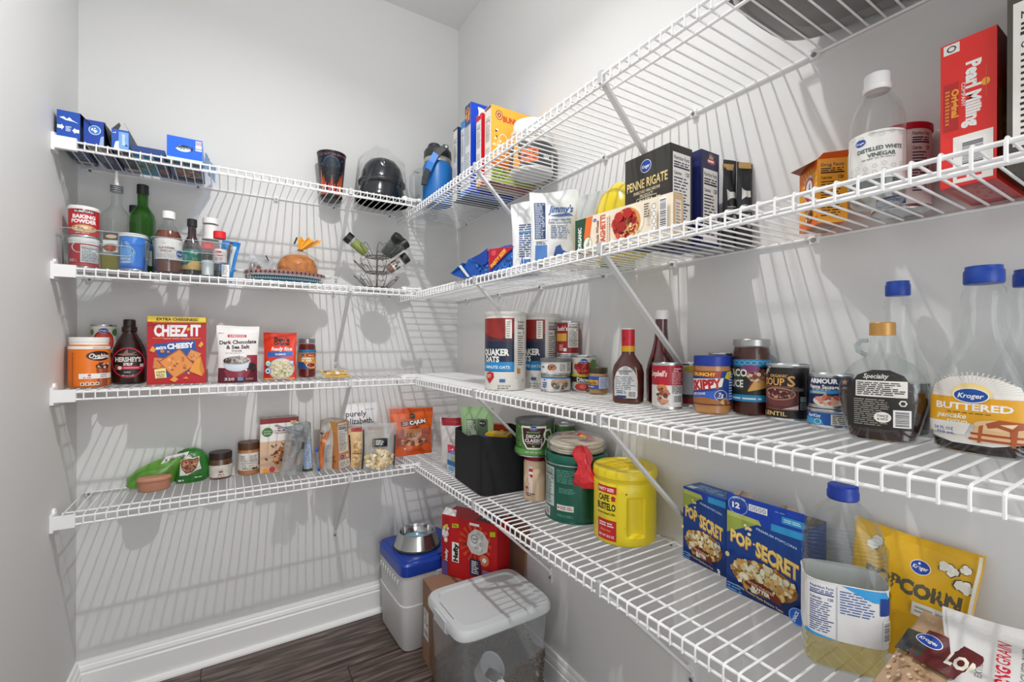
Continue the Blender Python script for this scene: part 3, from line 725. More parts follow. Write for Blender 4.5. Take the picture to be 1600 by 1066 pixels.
spice('cinnamon-brown spice jar with a white label on the middle tier', 1, -14, 'a06a44', sh=E(0, 46, 4, 4, 'd09a2c') + R(-10, 26, -2, 36, '8a2a34') + R(2, 28, 12, 40, '3a4a50') + L(-8, 54, 8, 58, 1, '2a2a2c', 5) + R(-24, 24, -14, 50, '7a3a30') + R(16, 26, 26, 48, '4a5054'), lab='e9e4dc')

# ================================================================== BACK WALL, third shelf
z = SB[2]
o = vessel('malt_drink_canister', 'orange plastic canister with white lid and malt drink label', 'canister', (-1.338, -.15, z), aim(-1.338, -.15), [(.045, .045, 0), (.049, .049, .004), (.049, .049, .128), (.0465, .0465, .132)], M('e67a1e', .4), cap=[(.0465, .0465, .13), (.0465, .0465, .139), (.0475, .0475, .14), (.0475, .0475, .153), (.046, .046, .1545), (.03, .03, .1545)], capm=M('efeeea', .4), part='canister', lab=(.006, .127), labm=M('e8781c', .4), curved=True,
       sh=R(-100, 118, 100, 127, 'f3f1ec') + T('CHOCOLATE MALT', 26, 122, 3.4, '3a2a20', W=36) + E(24, 97, 32, 15, '2a1410') + E(24, 97, 30.5, 13.5, '3a1c14') + T('Ovaltine', 26, 98, 14, 'faf6f0', W=54, shear=.3) + PG([(4, 89), (44, 92), (30, 88), (10, 87)], 'f6f0e8') + PG([(15, 62), (53, 62), (48, 4), (20, 4)], '9a4a34') + PG([(22, 60), (30, 60), (30, 6), (25, 6)], 'b9684a') + E(34, 66, 20, 9, '4a2a22') + S(24, 32, 68, 20, 8, 4, ['2a1a3a', '6a3426', 'e0b8b0', '43241c'], 4) + R(-24, 27, 66, 43, 'f1ece6') + E(0, 38, 4, 3.5, 'd84848') + L(-14, 29, 12, 33, 1, '9a4a48', 3) + T('SUPPORT', 34, 38, 3.6, '2a2a2a', W=18) + T('HEALTH', 34, 32.5, 3.6, '2a2a2a', W=18) + sum([R(-20 + i * 11, 7, -11 + i * 11, 16, 'f0ece6') + R(-18 + i * 11, 9, -13 + i * 11, 14, '4a3a30') for i in range(4)], []) + L(-42, 6, -38, 108, 24, '5a3010', 3, .5))
TOM = lambda: R(-120, 6, 120, 110, 'e6e4dc') + E(0, 62, 30, 24, 'b02420') + E(0, 60, 27, 21, 'd04030') + E(26, 82, 14, 9, '3f7a34') + KR(0, 88, 12) + R(-34, 24, 34, 44, '23251f') + T('Diced', 0, 34, 11, 'f4f2ea', W=44)
can('food_can', 'food can standing behind the orange canister, lower of two', (-1.325, -.05, z), 0, .034, .098, 'e0ded6', None, group='stacked cans behind the canister')
can('food_can', 'tomato can with a blue emblem, on top of the can behind the orange canister', (-1.322, -.05, z + .098), aim(-1.322, -.05), .034, .1, 'e4e2da', R(-100, 8, 100, 92, 'dcdad2') + E(0, 44, 29, 36, 'a82a24') + E(0, 42, 25, 32, 'c8483a') + KR(0, 80, 13) + E(34, 74, 12, 12, '48803c') + E(-34, 74, 8, 10, '5a8a48'), group='stacked cans behind the canister')
# chocolate syrup
hp = [(.04, .026, 0, 2.6), (.0465, .031, .006, 2.5), (.0485, .033, .03, 2.3), (.0485, .033, .06, 2.2), (.047, .032, .09, 2.2), (.041, .029, .12, 2.1), (.031, .024, .145, 2), (.021, .019, .165, 2), (.018, .018, .172, 2), (.018, .018, .176, 2)]
o = vessel('syrup_bottle', 'dark brown chocolate syrup bottle with a round red-rimmed label', 'bottle', (-1.25, -.085, z), aim(-1.25, -.085, -6), hp, M('2a1512', .28, coat=.4), cap=[(.0185, .0185, .174), (.0205, .0205, .176), (.0205, .0205, .19), (.0175, .0175, .192), (.0165, .0165, .197), (.0165, .0165, .212), (.0145, .0145, .216), (.005, .005, .217)], capm=M('24120f', .35),
       sh=E(0, 72, 42.5, 50, '160c0b', 36) + RING(0, 72, 42.5, 50, 3, 'd01f45', 40) + PG([(-30, 99), (-12, 103), (-2, 118), (0, 104), (8, 103), (26, 110), (10, 100), (28, 97), (4, 96), (-10, 94)], '8a6a5e') + T("HERSHEY'S", 0, 83, 15, 'd8d2cc', W=66, bold=.045) + T('SYRUP', 0, 67, 9, 'f0ece8', W=24, bold=.05) + PG([(-20, 50), (36, 50), (38, 60), (-18, 60)], 'c41f40') + T('GENUINE CHOCOLATE', 8, 55, 3, 'f6e8e8', W=38) + R(-34, 48, -24, 66, '6a4034') + E(-21, 55, 5, 6, 'e8e0d8') + R(30, 58, 38, 68, 'e8e6e4') + L(-10, 38, 12, 43, 2, 'c8c0ba', 2) + T('NET WT 24 OZ', 0, 31, 3.5, 'e8e4e0', W=30, arc=-3))
# cracker box
ck = R(-80, 0, 80, 226, 'b8121e') + R(-80, 208, 80, 226, 'f0d63a') + T('EXTRA CHEESINESS', 0, 217, 9, '5a1410', W=112, bold=.045)
ck += R(-66, 204.5, 66, 205.6, 'e8a030') + T('CHEEZ', -17, 180, 37, 'f8f6f2', W=92, bold=.05) + T('IT', 51, 182, 37, 'f8f6f2', W=29, bold=.05) + PG([(27, 178), (36, 182), (34, 191), (25, 187)], 'f0a028') + R(-66, 153, -38, 154.4, 'e8a030') + R(38, 153, 66, 154.4, 'e8a030') + T('baked snack crackers', 0, 153, 4.5, 'f0b8a0', W=74)
ck += PG([(-63, 134), (48, 148), (66, 46), (-34, 22)], '1f4f9e') + T('extra', -44, 123, 13, 'f4f4f2', W=28, rot=5, bold=.04) + T('CHEESY', 9, 129, 17, 'f8f8f4', W=74, rot=5, bold=.06)
def cracker(cx, cy, s, a, c1, c2):
    p = [(cx + s * math.cos(math.radians(a + 90 * k)), cy + s * math.sin(math.radians(a + 90 * k))) for k in range(4)]
    q = [(cx + s * .9 * math.cos(math.radians(a + 90 * k)), cy + s * .9 * math.sin(math.radians(a + 90 * k))) for k in range(4)]
    return PG(p, c1) + PG(q, c2) + S(14, cx, cy, s * .5, s * .5, s * .1, [c1, 'f0a860', 'd07a38'], int(cx + 99)) + E(cx, cy, s * .06, s * .06, '9a4a20', 8)
ck += cracker(-46, 70, 26, 40, 'b8602c', 'd98848') + cracker(46, 94, 24, 20, 'b8602c', 'dc9050') + cracker(0, 68, 52, -8, 'b05828', 'e09048')
ck += PG([(34, 42), (48, 74), (66, 92), (77, 40), (70, 24)], 'e89a38') + PG([(66, 92), (77, 40), (70, 24), (62, 50)], 'd07f2a') + PG([(58, 128), (68, 144), (74, 134), (66, 122)], 'e8a04a') + PG([(-74, 112), (-66, 128), (-56, 116), (-62, 106)], 'e8a04a') + PG([(-20, 14), (-8, 26), (4, 16), (-6, 6)], 'e89a48') + PG([(16, 18), (26, 24), (32, 16)], 'e89a48') + E(32, 36, 4, 4, 'e8a048') + E(-40, 110, 6, 5, 'd98040') + E(-24, 108, 4, 4, 'd98040')
ck += PG([(-58, 20), (-28, 22), (-31, 54), (-61, 50)], 'f0e49a') + T('100%', -44, 41, 7, '3a2a18', W=24, rot=5) + T('REAL', -44, 32, 6, '3a2a18', W=22, rot=5) + T('CHEESE', -44, 25, 4, '3a2a18', W=20, rot=5)
carton('cracker_box', 'tall red cheese cracker box with a yellow top band', 'box', (-1.112, -.137, z), -3, (.162, .062, .226), 'b5141f', f=ck, r=R(-30, 0, 30, 226, 'd8d0cc') + L(-26, 60, 26, 190, 26, '6a4a48', 2, .4) + R(-30, 0, 30, 46, 'a8141c') + R(-30, 208, 30, 226, 'e8cf3a'), side='b5141f')
# granola pouch
gp = R(-64, 0, 64, 196, 'ece8e6') + R(-64, 0, 64, 52, '5e1a2a') + PG([(16, 52), (64, 52), (64, 96), (30, 96)], '9a2f3e') + R(-30, 186, 24, 194, 'b83038') * 0
gp += R(-32, 158, 26, 167, 'c22a34') + T('SUPERFOODS', -3, 162.5, 5.5, 'f8f0ee', W=48) + T('Dark Chocolate', 0, 142, 13, '3a1420', W=116, bold=.035, slope=.04) + T('& Sea Salt', 0, 125, 13, '3a1420', W=74, bold=.035, slope=.03) + T('Granola', -4, 112, 7, '4a2a30', W=34) + L(-40, 100, 26, 106, 2, 'c0b0ae', 3) + L(-60, 170, -38, 174, 1, '8a7a78', 2)
gp += PG([(-46, 46), (44, 46), (30, 18), (-34, 18)], '8a3040') + E(-4, 76, 46, 17, 'd8dce4') + E(-4, 64, 44, 24, 'c4ccd8', a0=180, a1=360) + PG([(-49, 76), (41, 76), (28, 50), (-36, 50)], 'cdd4de') + E(-4, 78, 43, 14.5, '9a938e') + S(60, 2, 79, 36, 11, 4, ['c4bcb4', '847a74', 'b0a69e', '6a5f5a'], 6) + S(14, -32, 78, 12, 8, 4, ['3a2a26', '5a4a44'], 3) + E(48, 56, 13, 12, '33262a') + S(14, 48, 55, 10, 9, 3, ['1c1418', '4a3a3e'], 8) + E(28, 44, 3, 3, 'f0e8e0') + T('320', -26, 14, 9, 'e8e0e0', W=32) + R(0, 8, 18, 20, '5a86b0') + L(26, 10, 58, 17, 2, 'b08a92', 2)
pouch('granola_pouch', 'white and maroon granola pouch with a bowl picture', 'pouch', (-.938, -.2, z), -4, .13, .198, .06, M('ece8e6', .4), front=gp, seed=3, wob=.0014, taper=.06)
bp3 = R(-56, 0, 56, 176, 'e2381c') + T("Ben's", 6, 152, 17, '2c1a16', W=52, bold=.05) + T('Original', 6, 137, 12, '2c1a16', W=54, bold=.05) + T('Ready Rice', 6, 117, 14, 'faf4f0', W=74, shear=.3, bold=.03) + PG([(-46, 86), (48, 88), (44, 97), (48, 106), (-46, 104), (-42, 95)], '1f66b8') + T('BASMATI', 2, 96, 7, 'f4f6fa', W=36)
bp3 += R(-52, 2, 52, 6, 'e8c070') + E(6, 42, 46, 40, 'cfd8d8') + E(6, 40, 43, 37, 'e2d8bc') + S(150, 6, 40, 39, 33, 3.2, ['efe6cc', 'd8c89c', 'f4eedc', 'c8b888'], 11) + S(12, 8, 34, 30, 24, 2.6, ['5a7a34', '7a9a4c'], 5) + RING(6, 42, 46, 40, 2, '8ab0c4', 30) + E(-40, 62, 10, 11, '3a8a7a') + E(-40, 62, 8, 9, 'd8e8e4') + PG([(-44, 60), (-36, 66), (-38, 58)], '3a9a5a') + E(-40, 34, 11, 12, '1f4f9c') + E(-40, 34, 9, 10, 'e0e8f4') + PG([(-46, 30), (-34, 30), (-40, 40)], '1f4f9c') + R(36, 58, 50, 72, '7aa0c8') + R(38, 60, 48, 70, 'd0d8e0')
pouch('rice_pouch', 'orange-red microwave rice pouch with a blue ribbon', 'pouch', (-.8, -.135, z), -12, .113, .178, .03, M('e2381c', .35), front=bp3, seed=5, wob=.0012, gus=.8)
vessel('salsa_jar', 'red salsa jar with silver lid and yellow label', 'jar', (-.695, -.055, z), aim(-.695, -.055), [(.027, .027, 0), (.0325, .0325, .005), (.0325, .0325, .125), (.0285, .0285, .136), (.0285, .0285, .142)], G('f0e8e4', .03), cap=capp(.0305, .138, .156), capm=M('9a9c9e', .3, metal=.7), fill=.134, fillm=M('7a1c10', .4, var=.35, scale=90), lab=(.035, .112), labm=M('d8942c', .45), curved=True,
       sh=R(-100, 100, 100, 112, '1f7fb8') + R(-4, 84, 40, 96, 'b82420') + T('Medium', 18, 90, 6, 'f4d8b8', W=24) + KR(-16, 90, 8) + L(-20, 63, 26, 81, 2, 'f4e8c8', 4, .7) + PG([(-60, 36), (10, 36), (-14, 62), (-60, 66)], '1b4f98') + E(16, 50, 20, 12, 'e8d0b0') + E(16, 50, 17, 9.5, 'a82a1c') + S(12, 16, 50, 14, 7, 3, ['c8483a', '7a1a14', '4a8a3a'], 5))
o = pouch('noodle_packet', 'small flat yellow noodle packet lying near the shelf edge', 'packet', (-.615, -.262, z + .012), 4, .098, .085, .018, FOIL('d8b25c'), front=S(60, 0, 42, 44, 36, 5, ['e6c878', 'c89a48', 'f0dca0'], 3) + R(-6, 4, 8, 40, 'e8e0d0') + E(-36, 50, 7, 9, '2a6ab0') + R(-46, 4, 46, 9, 'caa050'), tilt=-76, seed=2, gus=.3, wob=.0012)

# ================================================================== BACK WALL, lowest shelf
z = SB[3]
def blob(name, label, cat, loc, rz, secs, mat, seed=0, jit=.004, part='bag', seg=26, rx=0, ry=0, group=None, sm=True):
    """soft irregular bag: sections (cx, cy, a, b, z)"""
    o = thing(name, label, cat, loc, rz, group, rx, ry); rnd = random.Random(seed)
    ph = [rnd.uniform(0, 6) for _ in range(4)]
    rings = []
    for k, (cx, cy, a, b, zz) in enumerate(secs):
        rings.append([(cx + (a + jit * (math.sin(3 * t + ph[0] + k * .7) + .6 * math.sin(7 * t + ph[1] - k * 1.3)) * (a > .01)) * math.cos(t), cy + (b + jit * .7 * math.sin(4 * t + ph[2] + k)) * math.sin(t) * (1 if b > .002 else 1), zz) for t in [2 * PI * i / seg for i in range(seg)]])
    MB().loft(rings, 0, sm).build(part, mat, o)
    return o
o = blob('bread_bag', 'bright green plastic bread bag slumped behind the terracotta pot', 'bag', (-1.185, -.055, z), 0, [(-.01, 0, .05, .03, 0), (-.012, 0, .068, .045, .012), (-.005, 0, .068, .046, .04), (.02, 0, .06, .042, .068), (.05, 0, .045, .032, .09), (.085, 0, .02, .018, .1), (.1, 0, .008, .01, .102)], M('5d9a30', .3, coat=.4, var=.3, bump=.5, scale=26), seed=4)
flap(o, [(.02, -.036, .082), (.035, -.03, .104), (.1, -.014, .112), (.092, -.022, .092)], 'd8d8d6').name = 'white_tag'
decal(o, 'tag_print', T('0', 8, 0, 9, '2a2a2c') + L(18, -4, 66, 4, 2, '4a4a4c', 3), lambda u, v, e: (.028 + u, -.038 + u * .2 - e, .092 + v + u * .14))
o = blob('bread_bag', 'green bread bag with a toasted bread picture and white starburst', 'bag', (-1.08, -.045, z), 0, [(0, 0, .046, .03, 0), (0, 0, .054, .036, .01), (0, 0, .055, .036, .05), (-.001, .002, .05, .032, .085), (-.002, .004, .036, .022, .108), (0, .006, .012, .008, .118)], M('2f7a2e', .3, coat=.4, var=.25, bump=.4, scale=24), seed=7, jit=.002)
decal(o, 'front_print', PG([(-32, 30), (-30, 84), (-14, 92), (-4, 104), (6, 90), (26, 94), (24, 82), (32, 48), (16, 44), (-8, 30)], 'e4e2dc') + PG([(-30, 78), (-24, 86), (-6, 88), (8, 86), (22, 92), (24, 78), (16, 50), (4, 38), (-14, 36), (-26, 54)], '6a3420') + PG([(-28, 78), (-20, 84), (-4, 84), (10, 82), (20, 86), (21, 74), (14, 52), (2, 42), (-12, 40), (-23, 56)], 'a8643e') + S(60, -3, 64, 20, 20, 4, ['c89064', '8a4a2c', 'd8a880', '6a3820'], 3) + L(-36, 11, -16, 17, 1, 'e0e8dc', 3, .9) + L(12, 18, 38, 23, 1, 'c8dcc0', 6, .7) + L(-4, 96, 8, 102, 2, '6a6a68', 2), lambda u, v, e: (u, -.034 - e - .004 * math.cos(u * 24), v), du=.008)
o = thing('terracotta_pot', 'shallow oval terracotta dish with a lid at the left end', 'dish', (-1.18, -.105, z), 6)
MB().sup([(.038, .027, 0, 2.3), (.043, .031, .003, 2.3), (.0455, .033, .034, 2.3)], seg=36).build('dish', M('b07a62', .6, var=.08), o)
MB().sup([(.047, .0345, .034, 2.3), (.0485, .036, .037, 2.3), (.0485, .036, .041, 2.3), (.044, .032, .047, 2.3), (.02, .015, .048, 2.3)], seg=36).build('lid', M('b98268', .55, var=.06), o)
vessel('spread_jar', 'chocolate spread jar with a dark brown lid', 'jar', (-.99, -.05, z), aim(-.99, -.05), [(.032, .032, 0, 2.4), (.036, .036, .005, 2.4), (.037, .037, .06, 2.4), (.034, .034, .072, 2.2), (.033, .033, .076, 2)], M('5e3a26', .25, coat=.5), cap=capp(.0365, .072, .096), capm=M('2c1c18', .4), lab=(.008, .052), labm=M('dcd6cc', .45), curved=True,
       sh=PG([(0, 52), (50, 52), (50, 40), (22, 36)], '5a2028') + E(-10, 44, 13, 7, 'e8ece8') + L(-19, 42, -2, 46, 1, '6a8a6a', 2) + L(-6, 24, 30, 32, 1, '9a4a38', 4, .8) + L(-8, 16, 30, 21, 1, '6a3a30', 8) + E(-22, 24, 4, 5, '6a2a20') + L(-30, 10, 30, 14, 1, '8a7a70', 3))
vessel('peanut_butter_jar', 'light brown nut butter jar with brown lid and white label', 'jar', (-.898, -.045, z), aim(-.898, -.045), [(.033, .033, 0, 2), (.0375, .0375, .005, 2), (.0375, .0375, .085, 2), (.0365, .0365, .092, 2), (.035, .035, .098, 2)], M('b0784a', .3, coat=.4), cap=capp(.0375, .096, .122), capm=M('54341f', .4), lab=(.02, .084), labm=M('e2ded6', .5), curved=True,
       sh=L(-30, 52, -6, 76, 6, '8a8a86', 2) + L(2, 52, 30, 76, 6, '8a8a86', 5) + R(36, 34, 60, 80, '2c2c34') + L(38, 50, 56, 78, 8, 'c8c8cc', 4) + L(-30, 44, 30, 48, 1, '9a9a96', 7) + L(0, 34, 20, 40, 2, 'c86a50', 8) + RING(-16, 34, 6, 6, 1.4, '3a3a3a') + L(-24, 24, 24, 29, 1, 'a09a90', 1) + R(10, 22, 30, 29, '3a2a24'))
co = R(-67, 0, 67, 208, 'efeae4') + R(-67, 190, 67, 208, '8a1422') + R(-67, 208, 67, 210, '5a2a20') + R(38, 182, 60, 196, 'c8b48a') + R(-67, 0, 67, 122, 'd8b494') + E(-42, 158, 18, 18, '3f7a34') + T('simple', -42, 162, 6, 'e0f0d8', W=26) + T('truth', -42, 153, 6, 'e0f0d8', W=24) + L(-6, 157, 48, 174, 2, '9a4a48', 4, .6) + L(-14, 148, 40, 154, 2, 'b87a74', 3) + S(40, 12, 62, 34, 36, 11, ['c8844c', 'b4703c', 'e0a060', '9a5a30'], 5) + S(26, 0, 70, 50, 44, 5, ['3a1c14', '55281a'], 8) + E(-48, 12, 9, 9, 'e89a2c') + E(-26, 14, 10, 10, 'c23038') + R(-67, 0, 67, 2, 'b08a68')
carton('cookie_box', 'white and tan cookie box with a red top band', 'box', (-.797, -.058, z), 1, (.134, .055, .21), 'e6dfd6', f=co, side='c9a888', topc='8a8880')
SILV = lambda: G('dfe2e4', .12, haze=.22, gain=2.0, bump=.9, scale=30)
pouch('foil_bag', 'crumpled clear-silver snack bag drooping in front of the cookie box', 'bag', (-.765, -.165, z), 12, .082, .185, .04, SILV(), tilt=-5, roll=10, seed=21, wob=.006, front=R(4, 96, 16, 130, '6a6a68') + R(18, 100, 30, 126, '4a4846') + E(14, 60, 10, 22, '8a8078') + L(-20, 110, -4, 150, 9, '8a8c90', 2))
t = thing('bag_clip', 'grey metal bag clip at the top of the crumpled silver bag', 'clip', (-.785, -.185, z + .18), 0, None, 0, 24)
MB().box(-.04, .04, -.004, .004, 0, .006).build('clip_bar', M('5f6672', .3, metal=.6), t, bevel=.0015); MB().box(-.04, .04, -.007, -.0042, -.001, .005).build('clip_jaw', M('6a7280', .3, metal=.6), t)
pouch('snack_bag', 'silver and green snack bag with a blue nutrition panel', 'bag', (-.71, -.125, z), -32, .066, .19, .045, FOIL('8f948e'), seed=22, wob=.004, roll=-4, front=R(-32, 8, 4, 92, '35522c') + S(30, -14, 50, 16, 36, 5, ['4f7a3a', '26401f', '6a8a52', '1c2a18'], 2) + R(6, 14, 32, 120, '9fb0cc') + L(8, 18, 30, 116, 20, '3a4668', 3, .45) + R(-32, 4, 32, 10, '2a2e2a') + L(-28, 120, 10, 160, 9, '5a5e5c', 6) + E(-10, 158, 12, 8, '3a3c3a') + R(6, 124, 14, 150, '6a2a2c'))
t = thing('bag_clip', 'bright blue bag clip standing beside the green snack bag', 'clip', (-.663, -.15, z + .002), -20, None, 0, 84)
MB().box(-.085, 0, -.005, .005, -.004, .004).build('clip_bar', M('7a8494', .3), t, bevel=.0015)
for q in (-.083, -.006): MB().sup(cyl(.0095, .008, .002), seg=16).build('clip_end', M('1f55b8', .35), t).location = (q, 0, -.004)
pouch('grain_bag', 'slim grey bag with orange side and folded top', 'bag', (-.638, -.13, z), -38, .06, .195, .034, M('b9b3ac', .35, bump=.3), seed=24, wob=.004, roll=3, front=PG([(-28, 6), (-2, 4), (2, 110), (16, 150), (6, 152), (-24, 112)], 'd67a48') + PG([(-26, 112), (4, 108), (0, 122), (-20, 124)], 'f0b080') + L(-24, 138, 0, 146, 1, '3a3634', 3, .8) + L(6, 30, 26, 100, 12, '8a8a8a', 5))
bb = R(-27, 0, 27, 190, 'c8895c') + NF(-21, 66, 21, 184, bg='ddd8d0', c='3a3432') + E(-8, 48, 8, 8, '1f56a0') + L(-12, 46, -4, 50, 1, 'e8f0fa', 2) + R(10, 42, 20, 54, 'd8ccc0') + R(-25, 4, 25, 34, 'd8d4ce') + L(-22, 8, 22, 30, 3, '9a9690', 2, .7)
carton('pasta_box', 'orange-tan box turned with its nutrition side to the front', 'box', (-.59, -.115, z), 25, (.054, .1, .192), 'c8895c', f=bb, l=R(-50, 0, 50, 192, 'd08a50') + R(-50, 150, 50, 192, 'e0a050') + L(-38, 135, -4, 145, 1, '3a2a20', 3, .8) + S(26, 0, 40, 36, 30, 7, ['6a4a38', 'a86a44', 'e0b080'], 7), side='c88a5a', topc='b8ae9e', ry=-4)
pe = R(-73, 0, 73, 240, 'eceaea') + T('purely', -18, 204, 24, '24304c', W=84, bold=.02) + T('elizabeth.', -2, 173, 24, '24304c', W=116, bold=.02) + L(20, 214, 62, 222, 2, 'a8b4d8', 3) + T('ANCIENT GRAIN', -30, 148, 7, '6a5a2a', W=46) + R(-70, 0, 70, 116, '20242e') + L(-60, 30, 60, 108, 14, '6a7690', 2)
pouch('granola_pouch', 'white pouch with dark blue serif lettering, half hidden behind tan pouch', 'pouch', (-.488, -.075, z), -2, .15, .245, .05, M('ebe9e8', .4), front=pe, seed=31, wob=.0014)
rp = R(-60, 0, 60, 156, 'd8b684') + R(-60, 142, 60, 156, 'b03038') + L(-18, 128, 34, 137, 1, '4a3420', 5, .8) + L(-20, 120, 30, 132, 2, '8a6a48', 3) + S(50, -40, 60, 18, 60, 7, ['c8a068', 'e4c898', 'b88a54'], 4) + R(-62, 56, 62, 58, '7a3a2c')
pouch('grain_pouch', 'tan pouch with a red top seal behind the clear chip bag', 'pouch', (-.482, -.165, z), -4, .13, .16, .05, M('d8b684', .45), front=rp, seed=32, wob=.002, flare=.05)
cb = R(-28, 92, 32, 124, '1f2124') + L(-16, 98, 20, 118, 4, 'd0d0cc', 4) + R(-25, 95, -21, 121, '8a8a86')
o = pouch('chip_bag', 'clear bag of pale rolled chips with a black label', 'bag', (-.458, -.238, z), -6, .136, .184, .05, G('e8eaea', .1, haze=.28, gain=1.6, bump=.5, scale=26), front=S(110, 2, 42, 58, 38, 8, ['e4cda0', 'd6b884', 'f0e2c4', 'c8a874'], 6) + R(-66, 6, -60, 160, '26282a') + cb, seed=33, wob=.003, roll=2)
MB().box(.06, .0615, -.022, .02, .012, .135).build('side_panel', M('2a2c30', .5), o)
cj = R(-89, 118, 89, 206, 'e2601c') + R(-89, 188, 89, 206, 'c8501c') + R(-89, 0, 89, 46, 'd4561c') + R(-80, 46, 80, 118, 'a85c4c') + S(40, 0, 58, 66, 12, 9, ['c88a5c', '8a4a38', 'd8a878', '6a3020'], 4) + E(0, 100, 40, 34, 'cf9a7c', a0=180, a1=360) + R(-40, 100, 40, 118, 'd88a54') + L(-30, 78, 30, 100, 4, '5a2a1c', 3) + PG([(-48, 129), (60, 138), (60, 160), (-50, 149)], '4a1626') + T('SWEET', -31, 145, 5.5, 'f0d8d0', W=24, rot=5) + T('& SPICY', -31, 137, 5.5, 'f0d8d0', W=26, rot=5) + T('CAJUN', 22, 147, 16, 'faf4ee', W=72, rot=5, bold=.06) + T('TRAIL MIX', 4, 122, 8, 'b8380f', W=44, bold=.04) + E(0, 174, 13, 13, '3a3a34') + RING(0, 174, 11, 11, 1, '9a9484') + L(-8, 170, 8, 178, 2, 'b8b4a4', 2) + E(-38, 32, 4, 4, 'e8d8c8') + L(-30, 14, 60, 30, 3, 'c04a14', 5)
pouch('trail_mix_bag', 'bright orange trail mix bag with a clear window', 'bag', (-.262, -.09, z), -6, .182, .21, .05, M('dd5c1c', .28, coat=.4, bump=.2, scale=30), front=cj, seed=41, wob=.0025, flare=.09, tilt=-4)

# ================================================================== RIGHT WALL, topmost shelf
z = SR[0]
o = thing('pitcher', 'clear plastic pitcher with a white handle in the corner', 'pitcher', (-.2, -.1, z), 0)
MB().lathe([(.046, 0), (.05, .004), (.056, .2), (.059, .205)], seg=32, caps=False).build('pitcher_body', G('eef1f2', .05, gain=1.4, haze=.06), o)
MB().lathe([(.047, 0), (.048, .003), (.01, .003)], seg=32).build('pitcher_base', G('e4e8ea', .05, haze=.2), o)
MB().tube([(-.05, -.02, .19), (-.075, -.03, .185), (-.088, -.034, .16), (-.088, -.034, .1), (-.078, -.03, .06), (-.05, -.02, .045)], .006, seg=8).build('handle', G('dfe3e5', .1, haze=.45, gain=1.6), o)
o = thing('water_jug', 'blue insulated water jug with black lid and carry loop', 'jug', (-.23, -.293, z), aim(-.23, -.293))
MB().lathe([(.054, 0), (.06, .006), (.061, .03), (.061, .15), (.057, .165), (.054, .17)], seg=40).build('body', M('1768b0', .4), o)
MB().lathe([(.0545, .17), (.0555, .172), (.0555, .188), (.054, .19)], seg=40).build('steel_band', M('b9b4aa', .3, metal=.5), o)
MB().lathe([(.0565, .189), (.057, .193), (.056, .218), (.048, .23), (.03, .232)], seg=40).build('lid', M('2c2e31', .5), o)
MB().lathe([(.026, .228), (.026, .246), (.022, .252), (.01, .252)], seg=24, c=(-.014, 0)).build('spout', M('26282b', .5), o)
MB().lathe([(.0265, .231), (.0265, .234)], seg=24, caps=False, c=(-.014, 0)).build('spout_ring', M('2a55c0', .4), o)
def strap(name, pts, w, th, m):
    rings = []
    for (x, y, zz), (nx, nz) in pts:
        rings.append([(x + sx * nx * w, y + sy * th, zz + sx * nz * w) for sx, sy in ((-1, -1), (1, -1), (1, 1), (-1, 1))])
    MB().loft(rings, 0, False).build(name, m, o)
strap('loop_arm', [((.035, -.064, .222), (.7, -.7)), ((.01, -.068, .2), (.72, -.69)), ((-.012, -.068, .172), (.8, -.6)), ((-.024, -.066, .15), (.85, -.5))], .0115, .005, M('2b2d30', .5))
strap('blue_latch', [((-.006, -.074, .185), (.8, -.55)), ((-.024, -.075, .15), (.85, -.5)), ((-.038, -.072, .118), (.85, -.5))], .013, .0045, M('1f74c8', .4))
strap('loop_tip', [((-.038, -.072, .122), (.85, -.5)), ((-.05, -.068, .09), (.95, -.3)), ((-.054, -.064, .062), (1, 0))], .011, .006, M('24262a', .5))
MB().sup(capp(.0095, 0, .005), seg=18).build('hinge', M('3a3c40', .4), o).matrix_local = Matrix.Translation((.034, -.068, .218)) @ Matrix.Rotation(PI / 2, 4, 'X')
MB().sup(capp(.004, 0, .0015), seg=12).build('hinge_pin', M('dfe2e4', .3), o).matrix_local = Matrix.Translation((.034, -.073, .218)) @ Matrix.Rotation(PI / 2, 4, 'X')
def cereal(label, y0, y1, h, x0, front, spine, fcol, scol, bot=None, name='cereal_box'):
    """cereal box standing like a book: spine to the aisle, front turned to the room"""
    w = -.006 - x0; d = y1 - y0
    return carton(name, label, 'box', ((x0 - .006) / 2, (y0 + y1) / 2, z), 0, (w, d, h), fcol, f=front, l=spine, side=scol, group='cereal boxes on the top shelf', d=bot)
def spine(w, h, c='e6e4e0', bands=(), seed=0):
    s = R(-w / 2, 0, w / 2, h, c) + NF(-w * .42, h * .52, w * .42, h * .88, seed=seed, bg=c, c='5a5a5c') + L(-w * .4, h * .1, w * .4, h * .46, 14, '8a8a8c', seed, .35)
    for a, b, k in bands: s += R(-w / 2, h * a, w / 2, h * b, k)
    return s
cereal('cereal box with white spine and navy front, nearest the blue jug', -.41, -.372, .292, -.195, R(-95, 0, 95, 292, '1d2f5e'), spine(36, 290, 'e2e0dc', ((.975, 1, '4a4038'),), 1), '1b2c58', 'dedcd8', R(-90, -19, 90, 19, '16181e'))
cereal('slim cereal box with a white and light blue spine', -.476, -.442, .294, -.195, R(-95, 0, 95, 294, '3f8fd0'), spine(32, 292, 'dfe2e4', ((.9, 1, '3a86c8'), (.0, .06, '3a86c8')), 2), '3a86c8', 'dcdfe2', R(-90, -17, 90, 17, '2a3a4a'))
